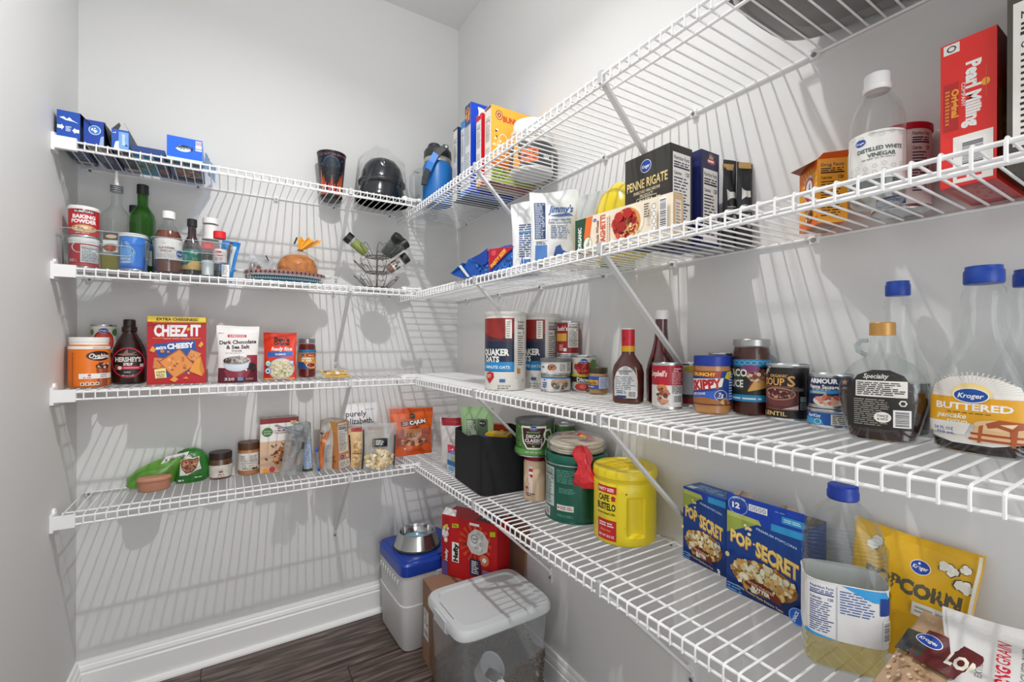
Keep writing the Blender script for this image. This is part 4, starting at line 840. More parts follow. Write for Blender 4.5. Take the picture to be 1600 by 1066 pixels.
cereal('tallest cereal box, plain royal blue front with a picture at the spine top', -.527, -.48, .34, -.195, R(-95, 0, 95, 340, '0f46d0'), spine(45, 338, 'e2e0dc', ((.76, 1, '2a4a86'), (0, .05, '1a4ab8')), 3) + E(0, 300, 18, 28, 'b8682c') + S(20, 0, 300, 16, 26, 6, ['d88a40', '8a4420', 'e8b070'], 3), '0d44cc', 'dcdad6', R(-90, -23, 90, 23, '2a6ab8') + L(-80, -18, 80, 18, 5, '9fc0e0', 3))
o = cereal('opened cereal box with a red front, next to the orange box', -.612, -.573, .262, -.195, R(-95, 0, 95, 262, 'c8142c') + E(-30, 60, 40, 40, 'e8b040'), spine(37, 260, 'e6e3de', ((.92, 1, 'c8142c'), (0, .06, 'd0a040')), 4), 'c8142c', 'e2dfda', R(-90, -19, 90, 19, 'a89a8a'))
pouch('liner_bag', 'crumpled white liner bag poking out of the red cereal box', 'bag', (-.17, -.592, z + .255), 10, .06, .03, .03, M('e4e6e6', .4, bump=.5), seed=5, wob=.004)
bn = R(-91, 0, 91, 266, 'f0b03c') + R(-91, 0, 91, 60, 'a8b83c') + PG([(-91, 80), (-40, 130), (10, 120), (60, 200), (91, 190), (91, 40), (-91, 50)], 'e88a1c') + E(-60, 235, 15, 17, 'a84a1c') + E(-60, 235, 11, 13, 'f0d8a8') + E(-60, 235, 8.5, 10, 'a84a1c') + T('6', -60, 235, 8, 'f4e4c4') + T('BUNNIES', 2, 226, 20, 'c84a1c', W=92, bold=.05) + RING(-44, 150, 18, 22, 3, 'f0e4d0') + RING(-30, 126, 14, 12, 3, 'f0e4d0') + RING(-46, 104, 16, 10, 3, 'f0e4d0') + E(-72, 178, 4, 5, '3a2a20') + E(-68, 182, 6, 3, 'e8e4d8') + E(-70, 158, 3, 4, '6a4a30') + R(-88, 60, -10, 72, 'd8582c') + L(-86, 10, -20, 52, 5, '5a7a2c', 3, .6) + S(20, -70, 120, 18, 60, 6, ['f4d890', 'f8e8c0', 'eec060'], 5)
cereal('orange and yellow honey cereal box behind the white-lidded tub', -.676, -.63, .266, -.19, bn, spine(44, 264, 'ebe4da', ((.965, 1, '8a4a28'),), 5), 'e8a43a', 'e6ded2', R(-88, -22, 88, 22, '7a2420') + L(-45, 3, 45, 13, 1, 'd8c0a0', 3, .8) + L(-60, -18, 60, -4, 3, 'c0a89a', 4))
jp = [(.066, .066, 0), (.0745, .0745, .006), (.0755, .0755, .02), (.0755, .0755, .125), (.071, .071, .14), (.058, .058, .146)]
o = vessel('protein_tub', 'large plastic tub with a white lid and dark label', 'tub', (-.088, -.777, z), aim(-.088, -.777), jp, M('cfcdc8', .4), cap=[(.06, .06, .143), (.0625, .0625, .144), (.0625, .0625, .172), (.061, .061, .175), (.03, .03, .175)], capm=M('f0f0ee', .4), lab=(.012, .128), labm=M('3a3c40', .4), curved=True, part='tub',
       sh=R(-160, 92, 160, 128, 'c8c6c2') + R(-100, 96, -50, 124, 'e88a2c') + PG([(-70, 12), (-46, 12), (-46, 120), (-64, 120)], 'f0a038') + L(-36, 98, 50, 122, 4, '8a8884', 2) + T('MEI', -6, 56, 22, 'd86a3c', W=58, bold=.05) + T('MEI', -6, 32, 18, 'd86a3c', W=58, bold=.05) + T('day', 54, 46, 16, 'e6e4e0', W=26) + R(80, 14, 96, 60, 'e8e6e2') + BC(80, 30, 96, 60, vert=True) + E(-52, 20, 14, 12, 'f0942c'))
# roasting pan
o = thing('roasting_pan', 'large grey oval roasting pan seen from below on the top shelf', 'pan', (-.153, -1.815, z), -90)
pp = [(.195, .125, 0, 4), (.21, .135, .004, 3.6), (.228, .142, .03, 3), (.238, .147, .09, 2.6), (.242, .15, .094, 2.6)]
MB().sup(pp + [(.236, .145, .093, 2.6), (.225, .14, .032, 2.6), (.2, .126, .008, 2.8), (.001, .001, .006, 2.8)], seg=64).build('pan_body', M('8a8987', .38, metal=.55, var=.35, scale=9), o)
for s in (-1, 1): MB().tube([(s * .238, -.05, .085), (s * .262, -.045, .09), (s * .27, 0, .092), (s * .262, .045, .09), (s * .238, .05, .085)], .006, seg=8).build('pan_handle', M('77767a', .35, metal=.7), o)
MB().sup([(.172, .102, -.0012, 3), (.172, .102, .0006, 3)], seg=48).build('pan_foot', M('7d7b79', .42, metal=.5, var=.4, scale=14), o)

# ================================================================== RIGHT WALL, second shelf
z = SR[1]
o = thing('cookie_pack', 'crumpled blue cookie package with a red triangle', 'pack', (-.235, -.79, z), -72)
w_ = .15
secs = []
for k in range(13):
    q = k / 12; x = -w_ + 2 * w_ * q
    hh = (.012 + .03 * q / .2) if q < .2 else (.05 + .02 * math.sin(q * 9)) if q < .45 else .083 - .004 * math.sin(q * 14)
    d_ = .05
    if q < .2: x += 0
    zb_ = max(0, .016 * (1 - q / .15)) if q < .15 else 0
    secs.append([(x, -d_, zb_), (x, -d_ * .98, zb_ + hh * .93), (x, -d_ * .8, zb_ + hh), (x, d_ * .8, zb_ + hh), (x, d_, zb_ + hh * .9), (x, d_, zb_)])
MB().loft(secs, 0, False).build('wrapper', M('1450a8', .25, coat=.5, var=.45, scale=40), o)
decal(o, 'front_print', S(70, 40, 36, 100, 28, 4, ['1f70c8', '0f3f90', '2f90d8', '144a9c'], 4) + PG([(18, 80), (122, 76), (20, 12)], 'b3152c') + RING(30, 66, 0, 0, 0, 'd8404c', 3) * 0 + T('PARTY SIZE!', 58, 47, 12, 'e8b83c', W=74, rot=38, bold=.05) + E(40, 66, 10, 9, 'd04454') + RING(138, 24, 12, 16, 2, 'd8dce8') + L(134, 48, 146, 56, 1, 'd8e4f4', 2) + PG([(-118, 42), (-104, 44), (-64, 2), (-76, 2)], 'dcdcd8') + PG([(-60, 60), (-20, 70), (14, 84), (14, 40), (-10, 30)], '123f96'), fflat(-.05), off=.0005)
fl2 = flap(o, [(-.158, -.055, .02), (-.1, -.055, .05), (-.1, .03, .055), (-.165, .03, .024)], '3f8fe0'); fl2.name = 'end_flap'
W1 = lambda seed: L(-40, 20, -6, 150, 20, '2f4a7a', seed, .5)
pouch('pretzel_bag', 'white snack pouch with blue print, left of its pair', 'pouch', (-.215, -.945, z), aim(-.215, -.945, -10), .1, .205, .04, M('e6e8ea', .35, bump=.2), front=R(-10, 4, 34, 34, '4a76b4') + L(-26, 40, 36, 140, 15, '40598a', 3, .5) + R(-26, 112, 36, 118, '4f86b8'), seed=51, wob=.003, flare=.06, taper=.1)
pouch('chocolate_chip_pouch', 'white pouch with a blue script title and blue shoe drawing', 'pouch', (-.225, -1.085, z), aim(-.225, -1.085, 0), .125, .198, .045, M('d9dbdc', .35, bump=.2), front=R(-56, 62, -18, 170, 'e4e6e8') + R(-52, 66, -22, 166, '2c3c60') + L(-50, 68, -24, 164, 20, 'b8c2d4', 2, .5) + R(-50, 8, -18, 50, '4a76b4') + L(-48, 52, -20, 60, 2, '3a4a70', 6) + T("Jimmy's", 18, 148, 20, '3a5a94', W=66, shear=.25, bold=.03) + PG([(-10, 130), (40, 136), (52, 128), (10, 126)], '4a6aa4') + T('A SWEET DRIZZLE', 16, 118, 5, '3a4a70', W=60) + T('DARK CHOCOLATE', 16, 110, 5, '3a4a70', W=60) + L(-8, 66, 44, 104, 8, '5a6a8c', 3, .45) + PG([(0, 22), (6, 44), (18, 50), (24, 36), (44, 26), (44, 20), (2, 18)], '2f559a'), seed=52, wob=.003, flare=.06)
pouch('snack_pouch', 'thin pale translucent pouch behind the spaghetti box', 'pouch', (-.1, -1.075, z), aim(-.1, -1.075, -25), .11, .215, .03, G('e6e8e8', .15, haze=.5, gain=1.4, bump=.4), seed=53, wob=.003, front=L(-10, 90, 20, 130, 5, 'b0b4b4', 3))
sp = R(-133, 0, 133, 82, 'ece0cc') + R(-133, 0, -97, 82, '1f4a34') + PG([(-97, 0), (-104, 36), (-97, 82), (-76, 82), (-84, 40), (-80, 0)], 'e4702c') + T('ORGANIC', -118, 36, 11, 'e8f0e4', W=52, rot=90, bold=.04) + E(-92, 18, 14, 18, 'f0ece0') + RING(-92, 18, 14, 18, 1.2, '3f7a3a') + T('simple', -92, 22, 5, '3a6a34', W=20, rot=60, shear=.3) + T('truth', -92, 14, 5, '3a6a34', W=16, rot=60, shear=.3) + KR(-70, 70, 6) + T('Whole Wheat', -62, 38, 9, '8a4a20', W=60, rot=90, shear=.25) + T('SPAGHETTI', -46, 40, 15, 'd0502c', W=74, rot=90, bold=.03) + L(-33, 12, -31, 70, 12, 'a8583a', 3) + T('MADE WITH DURUM WHEAT', -26, 42, 4, 'b0603c', W=60, rot=90)
sp += E(22, 44, 44, 38, 'f4e6d0') + E(20, 44, 38, 34, 'd89858') + S(70, 16, 42, 34, 30, 6, ['a81c18', 'c43024', '8a1410', 'd8503c'], 7) + S(34, 30, 26, 26, 16, 3.4, ['e8b478', 'f0d0a0', 'd89a60'], 8) + E(4, 60, 12, 11, 'b82420') + E(28, 64, 12, 11, 'b02018') + E(12, 38, 12, 11, 'a01814') + RING(22, 44, 44, 38, 4, 'b87848', 30) * 0 + L(70, 44, 84, 74, 6, '6a5a4a', 3) + R(88, 10, 100, 66, 'f0ece4') + sum([RING(94, 18 + k * 15, 5, 6.5, 1, '4a4a4a', 12) for k in range(4)], []) + BC(106, 14, 124, 76, vert=True)
carton('spaghetti_box', 'long cream spaghetti box lying on its side with a red sauce picture', 'box', (-.234, -1.351, z), -90 + 5, (.267, .034, .083), 'e6d8c0', f=sp, r=R(-16, 4, 16, 80, 'd9b890') + R(-10, 12, 10, 70, 'e8e0d4') + L(-8, 16, 8, 66, 8, 'a89a88', 2), side='dcc29c')
pn = R(-62, 0, 62, 200, '35332f') + KR(-2, 172, 15, 14) + T('PENNE RIGATE', 0, 137, 20, 'f0d898', W=112, bold=.02) + T('ENRICHED MACARONI', 0, 119, 7, 'e0d4b0', W=72) + T('PRODUCT', 0, 110, 7, 'e0d4b0', W=36) + PG([(-38, 84), (-28, 84), (-28, 90), (28, 90), (28, 84), (38, 84), (34, 92), (38, 100), (28, 100), (28, 106), (-28, 106), (-28, 100), (-38, 100), (-34, 92)], 'd8d2c4') + PG([(-27, 91.5), (27, 91.5), (27, 104.5), (-27, 104.5)], '35332f') + T('PASTA', 0, 98, 9, 'f0ead8', W=38) + PG([(-14, 68), (-12, 66), (14, 80), (12, 82)], 'd8d2c4') + PG([(14, 68), (12, 66), (-14, 80), (-12, 82)], 'd8d2c4') + S(40, 44, 60, 26, 24, 7, ['e4c088', 'd0a060', 'f0d8a8', 'c8744c'], 5) + S(8, 40, 52, 18, 12, 5, ['b83a28', '9a2a1c'], 3)
carton('pasta_box', 'black penne pasta box standing behind the spaghetti box', 'box', (-.170, -1.388, z), -90, (.124, .07, .2), '33312d', f=pn, r=R(-35, 0, 35, 200, '33312d') + NF(-27, 40, 29, 184, bg='e8e6e2', c='2a2c44') + R(-20, 6, 20, 30, 'e4d0a8'), side='33312d', topc='4a453c')
carton('pasta_box', 'navy blue pasta box with a nutrition panel, right of the black one', 'box', (-.087, -1.405, z), -90, (.11, .062, .203), '23255a', f=R(-50, 20, 50, 180, '2a2f6e'), r=R(-31, 0, 31, 203, '24264e') + NF(-24, 8, 26, 164, bg='e6e4e0', c='2a2a2c') + E(2, 182, 15, 7, 'a83a3c') + L(-9, 179, 13, 185, 1, 'f0e0d8', 4, .8) + PG([(-6, 188), (-2, 200), (0, 190), (4, 200), (6, 190), (12, 198), (8, 187)], 'c8a890'), side='23255a', topc='1a1c40')
bl = lambda: PG([(-11, 98), (-3, 104), (10, 104), (10, 118), (-3, 118), (-11, 124)], 'd8d6d2') + E(3, 52, 7, 16, '8a8884') + L(-12, 70, 12, 88, 3, '9a9894', 2)
pouch('pasta_pouch', 'matte black pouch with a tan top seal beside the navy box', 'pouch', (-.04, -1.474, z), -20, .032, .19, .034, M('26272b', .5), front=bl(), seed=61, wob=.002, group='black pouches by the wall')
pouch('pasta_pouch', 'rightmost matte black pouch with a tan top seal against the wall', 'pouch', (-.022, -1.497, z), -25, .036, .18, .034, M('222327', .5), front=[(v, f, c) for v, f, c in bl()], seed=62, wob=.002, group='black pouches by the wall')
for q in [c for c in C.objects if c.name.startswith('pasta_pouch')]:
    MB().box(-.0155, .0155, -.0022, .0022, .168, .181).build('top_seal', M('c8a468', .5), q)
blob('pasta_bag', 'shiny yellow bag bulging behind the spaghetti box', 'bag', (-.13, -1.24, z), -90, [(0, 0, .075, .04, 0), (0, 0, .08, .05, .015), (-.01, 0, .075, .048, .07), (-.015, 0, .068, .042, .13), (-.015, 0, .05, .03, .17), (-.01, 0, .02, .012, .192), (-.01, 0, .008, .004, .196)], M('d8c018', .22, coat=.6, bump=.6, scale=22), seed=9, jit=.0012)
carton('tea_box', 'green and tan carton corner showing behind the pale pouch', 'box', (-.075, -1.15, z), -70, (.05, .04, .16), '2f6a34', f=R(-25, 100, 25, 160, '2f6a34') + PG([(-25, 160), (25, 160), (25, 120)], 'd8b070'), r=R(-20, 0, 20, 160, 'd8b88a'), side='d0aa78')
# baking soda
ah = R(-42, 0, 42, 112, 'f0a01e') + PG([(-42, 112), (42, 112), (42, 96), (-42, 80)], 'e8741c') + R(-42, 0, 42, 14, 'e0681c')
for k in range(18):
    a = 2 * PI * k / 18; ah += PG([(8 + 16 * math.cos(a), 70 + 18 * math.sin(a)), (8 + 34 * math.cos(a + .06), 70 + 36 * math.sin(a + .06)), (8 + 34 * math.cos(a - .06), 70 + 36 * math.sin(a - .06))], 'f6cf5a')
ah += E(8, 70, 22, 24, 'f4f2ea') + RING(8, 70, 21, 23, 6.5, 'b51f2e') + T('ARM & HAMMER', 8, 88, 4.5, 'f6f2ea', W=30, arc=3) + PG([(2, 62), (8, 60), (14, 66), (11, 72), (13, 80), (8, 78), (7, 70), (2, 68)], '2a4a6a') + T('Baking', 8, 38, 8, '1d1a18', W=40, shear=.2) + T('Soda', 8, 28, 8, '1d1a18', W=28, shear=.2) + S(14, 4, 18, 18, 8, 5, ['c8302c', 'f0e8d8', '5a2a20', '8a8a3a'], 4)
o = carton('baking_soda_box', 'orange baking soda box with a round emblem and opened lid', 'box', (-.052, -1.664, z), -136, (.083, .046, .112), 'ee8a1c', f=ah, r=R(-23, 0, 23, 112, 'eda022') + NF(-20, 6, 20, 108, bg='e89c22', c='2a1c10', head='Drug Facts') + RING(0, 0, 0, 0, 0, '2a1c10', 3) * 0, side='ec8a1e', topc='c8601c', d=R(-38, -20, 38, 20, 'a85a28') + R(-30, -16, 10, 4, '8a8a88'))
flap(o, [(-.041, -.023, .112), (.041, -.023, .112), (.038, -.04, .104), (-.038, -.04, .118)], '8a4a24')
flap(o, [(.0415, -.023, .112), (.0415, .023, .112), (.058, .02, .118), (.058, -.02, .116)], 'e2641c')
vp = [(.0285, .0285, 0), (.0335, .0335, .006), (.0345, .0345, .02), (.0345, .0345, .118), (.034, .034, .132), (.03, .03, .15), (.021, .021, .166), (.0155, .0155, .172), (.015, .015, .185)]
vessel('vinegar_bottle', 'clear distilled white vinegar bottle with a white cap', 'bottle', (-.125, -1.772, z), aim(-.125, -1.772, -4), vp, PET(), cap=[(.0165, .0165, .176), (.0178, .0178, .178), (.0178, .0178, .184), (.0165, .0165, .185), (.0165, .0165, .2), (.0155, .0155, .202), (.008, .008, .202)], capm=M('f0f0ef', .4), lab=(.034, .106), labm=M('e6e4e0', .5), curved=True, fill=.105, fillm=G('f0f4f4', .02, haze=.03),
       sh=KR(-18, 92, 8, 6) + T('DISTILLED WHITE', 6, 79, 6, '4a5a58', W=56, bold=.03) + T('VINEGAR', 8, 70, 6, '4a5a58', W=34, bold=.03) + L(-16, 63, 34, 66, 1, '9a9a96', 3) + sum([RING(-44 + 11 * (k % 9), 42 + 9 * (k // 9) + (k % 3) * 2, 3, 3, .5, 'a8a8a2', 8) for k in range(18)], []) + sum([RING(-40 + 12 * k, 98 + (k % 2) * 3, 3.5, 2.5, .5, 'a8a8a2', 8) for k in range(8)], []) + R(-34, 38, -33.3, 90, '8a8a86') + R(36, 38, 36.7, 102, '8a8a86') + R(-6, 101, 36, 101.7, '8a8a86'))
can('drink_mix_canister', 'white drink mix canister with a red lid', (-.046, -1.776, z), aim(-.046, -1.776, -30), .0385, .13, 'e4e2de', R(-8, 100, 26, 120, '1d2f6a') + T('Makes', 9, 115, 5, 'f0f2f6', W=22) + T('8 Qts', 9, 106, 7, 'f0f2f6', W=26) + NF(32, 20, 62, 122, bg='e0deda', c='26284a') + R(-14, 8, 26, 22, '2a3f86') + L(-12, 10, 24, 20, 3, 'd8dcec', 3), lidc='b81c2c', cat='canister')
pm = R(-27, 0, 27, 195, 'e0261f') + R(-24, 180, -8, 193, 'e8e6e0') + RING(-16, 186.5, 5, 4.5, 1.6, '2a2a2a', 8) + T('Pearl Milling', 6, 118, 14, 'faf4ec', W=86, rot=-90, bold=.05) + T('COMPANY', -4, 120, 4, 'f4d8d0', W=32, rot=-90) + R(-24, 76, -9, 140, 'b81d1c') + T('Original', -12, 112, 7, 'f0a82c', W=38, rot=-90, bold=.04) + L(-22, 84, -17, 132, 10, 'd88a28', 2) + E(17, 128, 4, 5, 'f0a830') + R(17, 108, 18, 150, 'd8582c') + R(-14, 4, 24, 66, 'f0ede8') + BC(-8, 22, 18, 60, vert=True) + L(-10, 8, 20, 14, 1, 'e0261f', 3)
carton('pancake_mix_box', 'red pancake mix box with sideways white lettering', 'box', (-.076, -1.878, z), -90, (.054, .138, .195), 'dd241e', f=pm, r=R(-69, 0, 69, 195, 'c8341f') + R(-60, 10, 60, 120, 'b87a44') + E(0, 60, 52, 40, 'd8a868') + S(30, 0, 60, 46, 34, 10, ['e8c080', 'b87838', 'a85a28'], 3), d=R(-25, -66, 25, 66, 'a02a2c') + L(-20, -40, 20, 50, 12, 'c88a80', 4, .35), side='cc241e', topc='d8241e')
br_ = R(-35, 0, 35, 290, '4a443e') + R(-30, 30, 34, 205, 'e8e4de') + NF(-27, 34, 34, 200, bg='e8e4de') + RING(-18, 225, 11, 9, 3.5, 'ece6dc') + L(-24, 206, -4, 210, 1, 'd8d0c4', 2) + PG([(-20, 252), (-4, 244), (14, 250), (10, 274), (-10, 280), (-22, 268)], 'c8342c') + PG([(-12, 254), (-6, 254), (-6, 262), (6, 264), (6, 272), (-12, 270)], 'f0e8dc')
carton('baking_mix_box', 'dark brown box cut off by the right edge of the view', 'box', (-.082, -1.951, z), -90, (.07, .15, .29), '463f39', f=br_, side='463f39')

# ================================================================== RIGHT WALL, third shelf
z = SR[2]
def oats(label, x, y, extra):
    h, r = .242, .0655
    o = thing('oats_canister', label, 'canister', (x, y, z), aim(x, y, extra), 'oats canisters')
    MB().lathe([(r - .002, 0), (r, .002), (r, h - .012), (r - .001, h - .011)], seg=48).build('tube', M('dcd9d2', .5), o)
    MB().lathe([(r + .0008, h - .012), (r + .0015, h - .01), (r + .0015, h - .001), (r, h), (r - .004, h - .0005), (r - .006, h - .003), (.01, h - .003)], seg=48).build('lid', M('cfcdc8', .45), o)
    s = R(-62, 58, 62, 222, '8e2420') + R(-62, 58, 62, 150, '16233f') + PG([(-62, 150), (62, 150), (62, 178), (20, 158), (-20, 166), (-62, 184)], '4a2430') + R(-62, 60, 62, 88, '1f86c4')
    s += T('QUAKER', -2, 118, 20, 'f2efe8', W=96, bold=.04) + T('OATS', -14, 96.5, 17, 'f2efe8', W=58, bold=.04) + T('1-MINUTE OATS', 2, 72, 9, 'e6f0f6', W=92) + R(34, 160, 54, 218, 'e8e4dc') + L(38, 164, 50, 214, 7, '9a958c', 3, .4)
    s += PG([(-34, 46), (-20, 58), (-6, 52), (-2, 40), (-20, 20), (-38, 40)], 'b81f26') + PG([(-38, 40), (-34, 54), (-24, 56), (-20, 50), (-14, 57), (-4, 54), (-2, 40), (-20, 20)], 'b81f26') + L(-32, 38, -8, 50, 3, 'f0d0cc', 4) + R(16, 26, 34, 36, '3a6aa0') + T('NET WT 42 OZ', 30, 15, 5, '6a6862', W=40) + L(10, 5, 52, 10, 1, '7a7870', 3)
    s += R(63, 40, 70, 230, 'dcd9d2') + NF(72, 70, 104, 222, bg='d4d1ca', c='4a4844') + R(72, 52, 84, 68, 'b88a4a') + RING(96, 30, 5, 5, 1.2, '4a4a48', 8)
    decal(o, 'print', s, fcyl(r), du=r * .14)
    return o
oats('large paper oats canister, front of the pair', -.219, -.826, -30)
oats('large paper oats canister half behind its twin', -.078, -.822, -42)
can('tuna_can', 'short tuna can with a white and blue label, under another tuna can', (-.118, -.957, z), aim(-.118, -.957), .0465, .05, 'dcdcda', R(-120, 30, 120, 44, '2f76b8') * 0 + R(-140, 40, 140, 44, '2a76c0') + L(-42, 33, -26, 39, 1, '2a5a9c', 3) + E(14, 24, 28, 16, '7a6450') + E(14, 32, 28, 8, 'd0a888') + S(40, 14, 20, 25, 11, 4, ['c8c0b0', '8a8474', '5a5a4a', 'e0d8c8'], 4) + L(-44, 12, -22, 30, 3, '2a5a9c', 5, .6), group='stacked tuna cans')
can('tuna_can', 'short tuna can with a grey lid and cookie picture, on top of another', (-.118, -.957, z + .0505), aim(-.118, -.957), .0465, .047, 'dedcda', E(-12, 22, 17, 12, 'e6dcd0') + E(-12, 23, 14, 10, '9a5a40') + S(16, -12, 23, 10, 7, 3.5, ['b87858', '7a4030', 'd09878'], 3) + L(-50, 20, -34, 28, 1, '6a6a6a', 3) + L(12, 12, 30, 34, 6, '8a8a8a', 3) + R(34, 8, 60, 40, 'e6e6e4') + L(36, 10, 58, 38, 7, '4a4a4a', 4), lidc='6f7173', group='stacked tuna cans')
can('vegetable_can', 'green-labelled vegetable can under the dark red can', (-.045, -.925, z), aim(-.045, -.925), .0365, .108, 'd8d8d0', E(10, 70, 26, 24, '6a9a4c') + S(24, 10, 70, 22, 20, 6, ['8ab85c', '4a7a34', 'a8cc80'], 3) + R(-30, 24, 44, 44, '22261f') + T('Sliced', 8, 34, 11, 'f0f0e8', W=44), group='vegetable cans')
can('bean_can', 'dark red can with a nutrition panel, standing on another can', (-.045, -.925, z + .1085), aim(-.045, -.925), .0365, .108, '8c141c', R(-60, 44, -4, 68, 'd09a34') + T("Bush's", -22, 84, 14, 'f0e8dc', W=42) + NF(0, 24, 40, 102, bg='e0dcd4', c='2a2a28') + L(-30, 14, -12, 34, 4, 'd8a8a0', 3) + R(-14, 12, -4, 22, 'd8d0c8'), group='vegetable cans')
can('vegetable_can', 'diced tomato can with a red tomato picture and yellow stripe', (-.047, -1.005, z), aim(-.047, -1.005), .0365, .11, 'dcdcd4', E(0, 72, 25, 22, 'a81c18') + S(60, 0, 70, 22, 19, 4, ['c83028', '8a1410', 'd8503c'], 3) + E(30, 82, 13, 16, '5a8a44') + E(-24, 76, 6, 9, 'c02820') + KR(0, 93, 11) + R(-60, 46, 60, 53, 'd8c02c') + T('CUSTOM', 6, 49.5, 4, '4a4a20', W=24) + R(-60, 30, 60, 46, '23261f') + T('Diced', 0, 38, 12, 'f4f2ea', W=40, bold=.04) + E(-6, 16, 20, 11, 'c8382a') + E(-2, 17, 10, 7, 'e0705c'), group='vegetable cans')
vessel('garlic_jar', 'small jar of minced garlic with a gold lid and blue label', 'jar', (-.062, -1.085, z), aim(-.062, -1.085), [(.024, .024, 0), (.0278, .0278, .004), (.0278, .0278, .056), (.025, .025, .063), (.0245, .0245, .066)], G('efe8dc', .04), cap=capp(.0265, .062, .077), capm=M('4a4430', .35, metal=.3), fill=.06, fillm=M('c8aa80', .7, var=.2, scale=120), lab=(.017, .052), labm=M('2a55b0', .45), curved=True,
       sh=R(-40, 28, 0, 42, 'd8a02c') + T('garlic', -18, 34, 8, '3a2a1c', W=28) + R(2, 18, 40, 50, 'd6dae6') + L(4, 20, 36, 48, 7, '3a5aa8', 3, .45) + L(-34, 20, -6, 25, 1, 'e0e4f0', 3))
# flat sauce bottle
qp = [(.032, .02, 0, 3), (.0365, .024, .004, 3), (.0375, .025, .03, 3), (.0375, .025, .075, 2.8), (.034, .024, .092, 2.5), (.022, .019, .11, 2.1), (.016, .016, .12, 2), (.0155, .0155, .128, 2)]
o = vessel('dressing_bottle', 'brown vinaigrette bottle with a red neck wrap and oval back label', 'bottle', (-.133, -1.268, z), aim(-.133, -1.268, -14), qp, M('53241c', .16, coat=.6), cap=[(.0158, .0158, .126), (.0158, .0158, .152), (.0158, .0158, .18), (.0145, .0145, .181), (.005, .005, .181)], capm=M('c2152c', .35),
       sh=PG([(28 * math.cos(t) * (1 if abs(math.cos(t)) < .8 else 1), 52 + 39 * math.sin(t)) for t in [2 * PI * k / 32 for k in range(32)]], 'd4d3d0') + PG([(-28, 18), (28, 18), (28, 58), (-28, 58)], 'd4d3d0') + T('LITE', 0, 86, 4, '2a2a3a', W=10) + T('RASPBERRY', 0, 79, 6, '2a2c48', W=34) + L(-14, 70, 14, 76, 2, '3a3c58', 2) + R(-25, 36, -8, 66, 'dad9d6') + L(-25, 34, 25, 67, 8, '5a6078', 4, .45) + L(-22, 24, 2, 33, 2, '4a5270', 3) + R(-21, 14, 2, 20, '1f3a7c') + BC(6, 14, 26, 32))
MB().lathe([(.0162, .126), (.0162, .14)], seg=28, caps=False).build('yellow_band', M('d8a41c', .4), o)
MB().lathe([(.0152, .1805), (.0152, .183), (.013, .1835)], seg=24).build('cap_top', M('e6e4e2', .4), o)
decal(o, 'neck_print', T('Ly', -6, 160, 9, '4a0c14', W=7, shear=.3), fcyl(.0158), du=.003)
vessel('ketchup_bottle', 'tall dark red glass ketchup bottle with a white cap', 'bottle', (-.062, -1.31, z), 0, [(.028, .028, 0, 2.4), (.033, .033, .005, 2.4), (.034, .034, .08, 2.4), (.031, .031, .1, 2.2), (.023, .023, .13, 2), (.017, .017, .155, 2), (.0145, .0145, .185, 2), (.0145, .0145, .21, 2)], M('4a0a10', .08, coat=.9), cap=capp(.0165, .206, .228), capm=M('e4e4e2', .4))
can('soup_can', 'red and white soup can with a meat picture', (-.126, -1.38, z), aim(-.126, -1.38), .0335, .103, 'e2dfda', R(-110, 54, 110, 97, 'b0102a') + T("Campbell's", -24, 80, 13, 'f4f0ea', W=48, shear=.25) + R(8, 55, 44, 95, 'a01026') + T('Nutrition', 26, 91, 4, 'f0dcd8', W=22) + T('Facts', 20, 86, 4, 'f0dcd8', W=12) + L(10, 56, 42, 83, 8, 'd8a8a8', 3, .45) + E(-12, 48, 12, 8, 'c8844c') + S(22, -10, 30, 13, 17, 6, ['8a4a38', '6a3028', 'b87058', 'c89070'], 4) + L(10, 36, 42, 53, 5, '6a6a6a', 3) + BC(12, 14, 36, 34) + R(40, 8, 52, 16, '8a8a88'))
can('soup_can', 'pale grey can with a red band between soup can and peanut butter', (-.05, -1.39, z), aim(-.05, -1.39), .032, .103, 'c9ccd2', R(-100, 8, 100, 22, '8a1420') + R(-100, 22, 100, 30, '2a3a3c') + E(0, 88, 18, 8, 'c8b030') + T('Y', 12, 48, 14, '8a2a4a'))
kp = [(.031, .031, 0, 2), (.0355, .0355, .004, 2), (.0365, .0365, .012, 2), (.0365, .0365, .086, 2), (.035, .035, .098, 2), (.0345, .0345, .104, 2)]
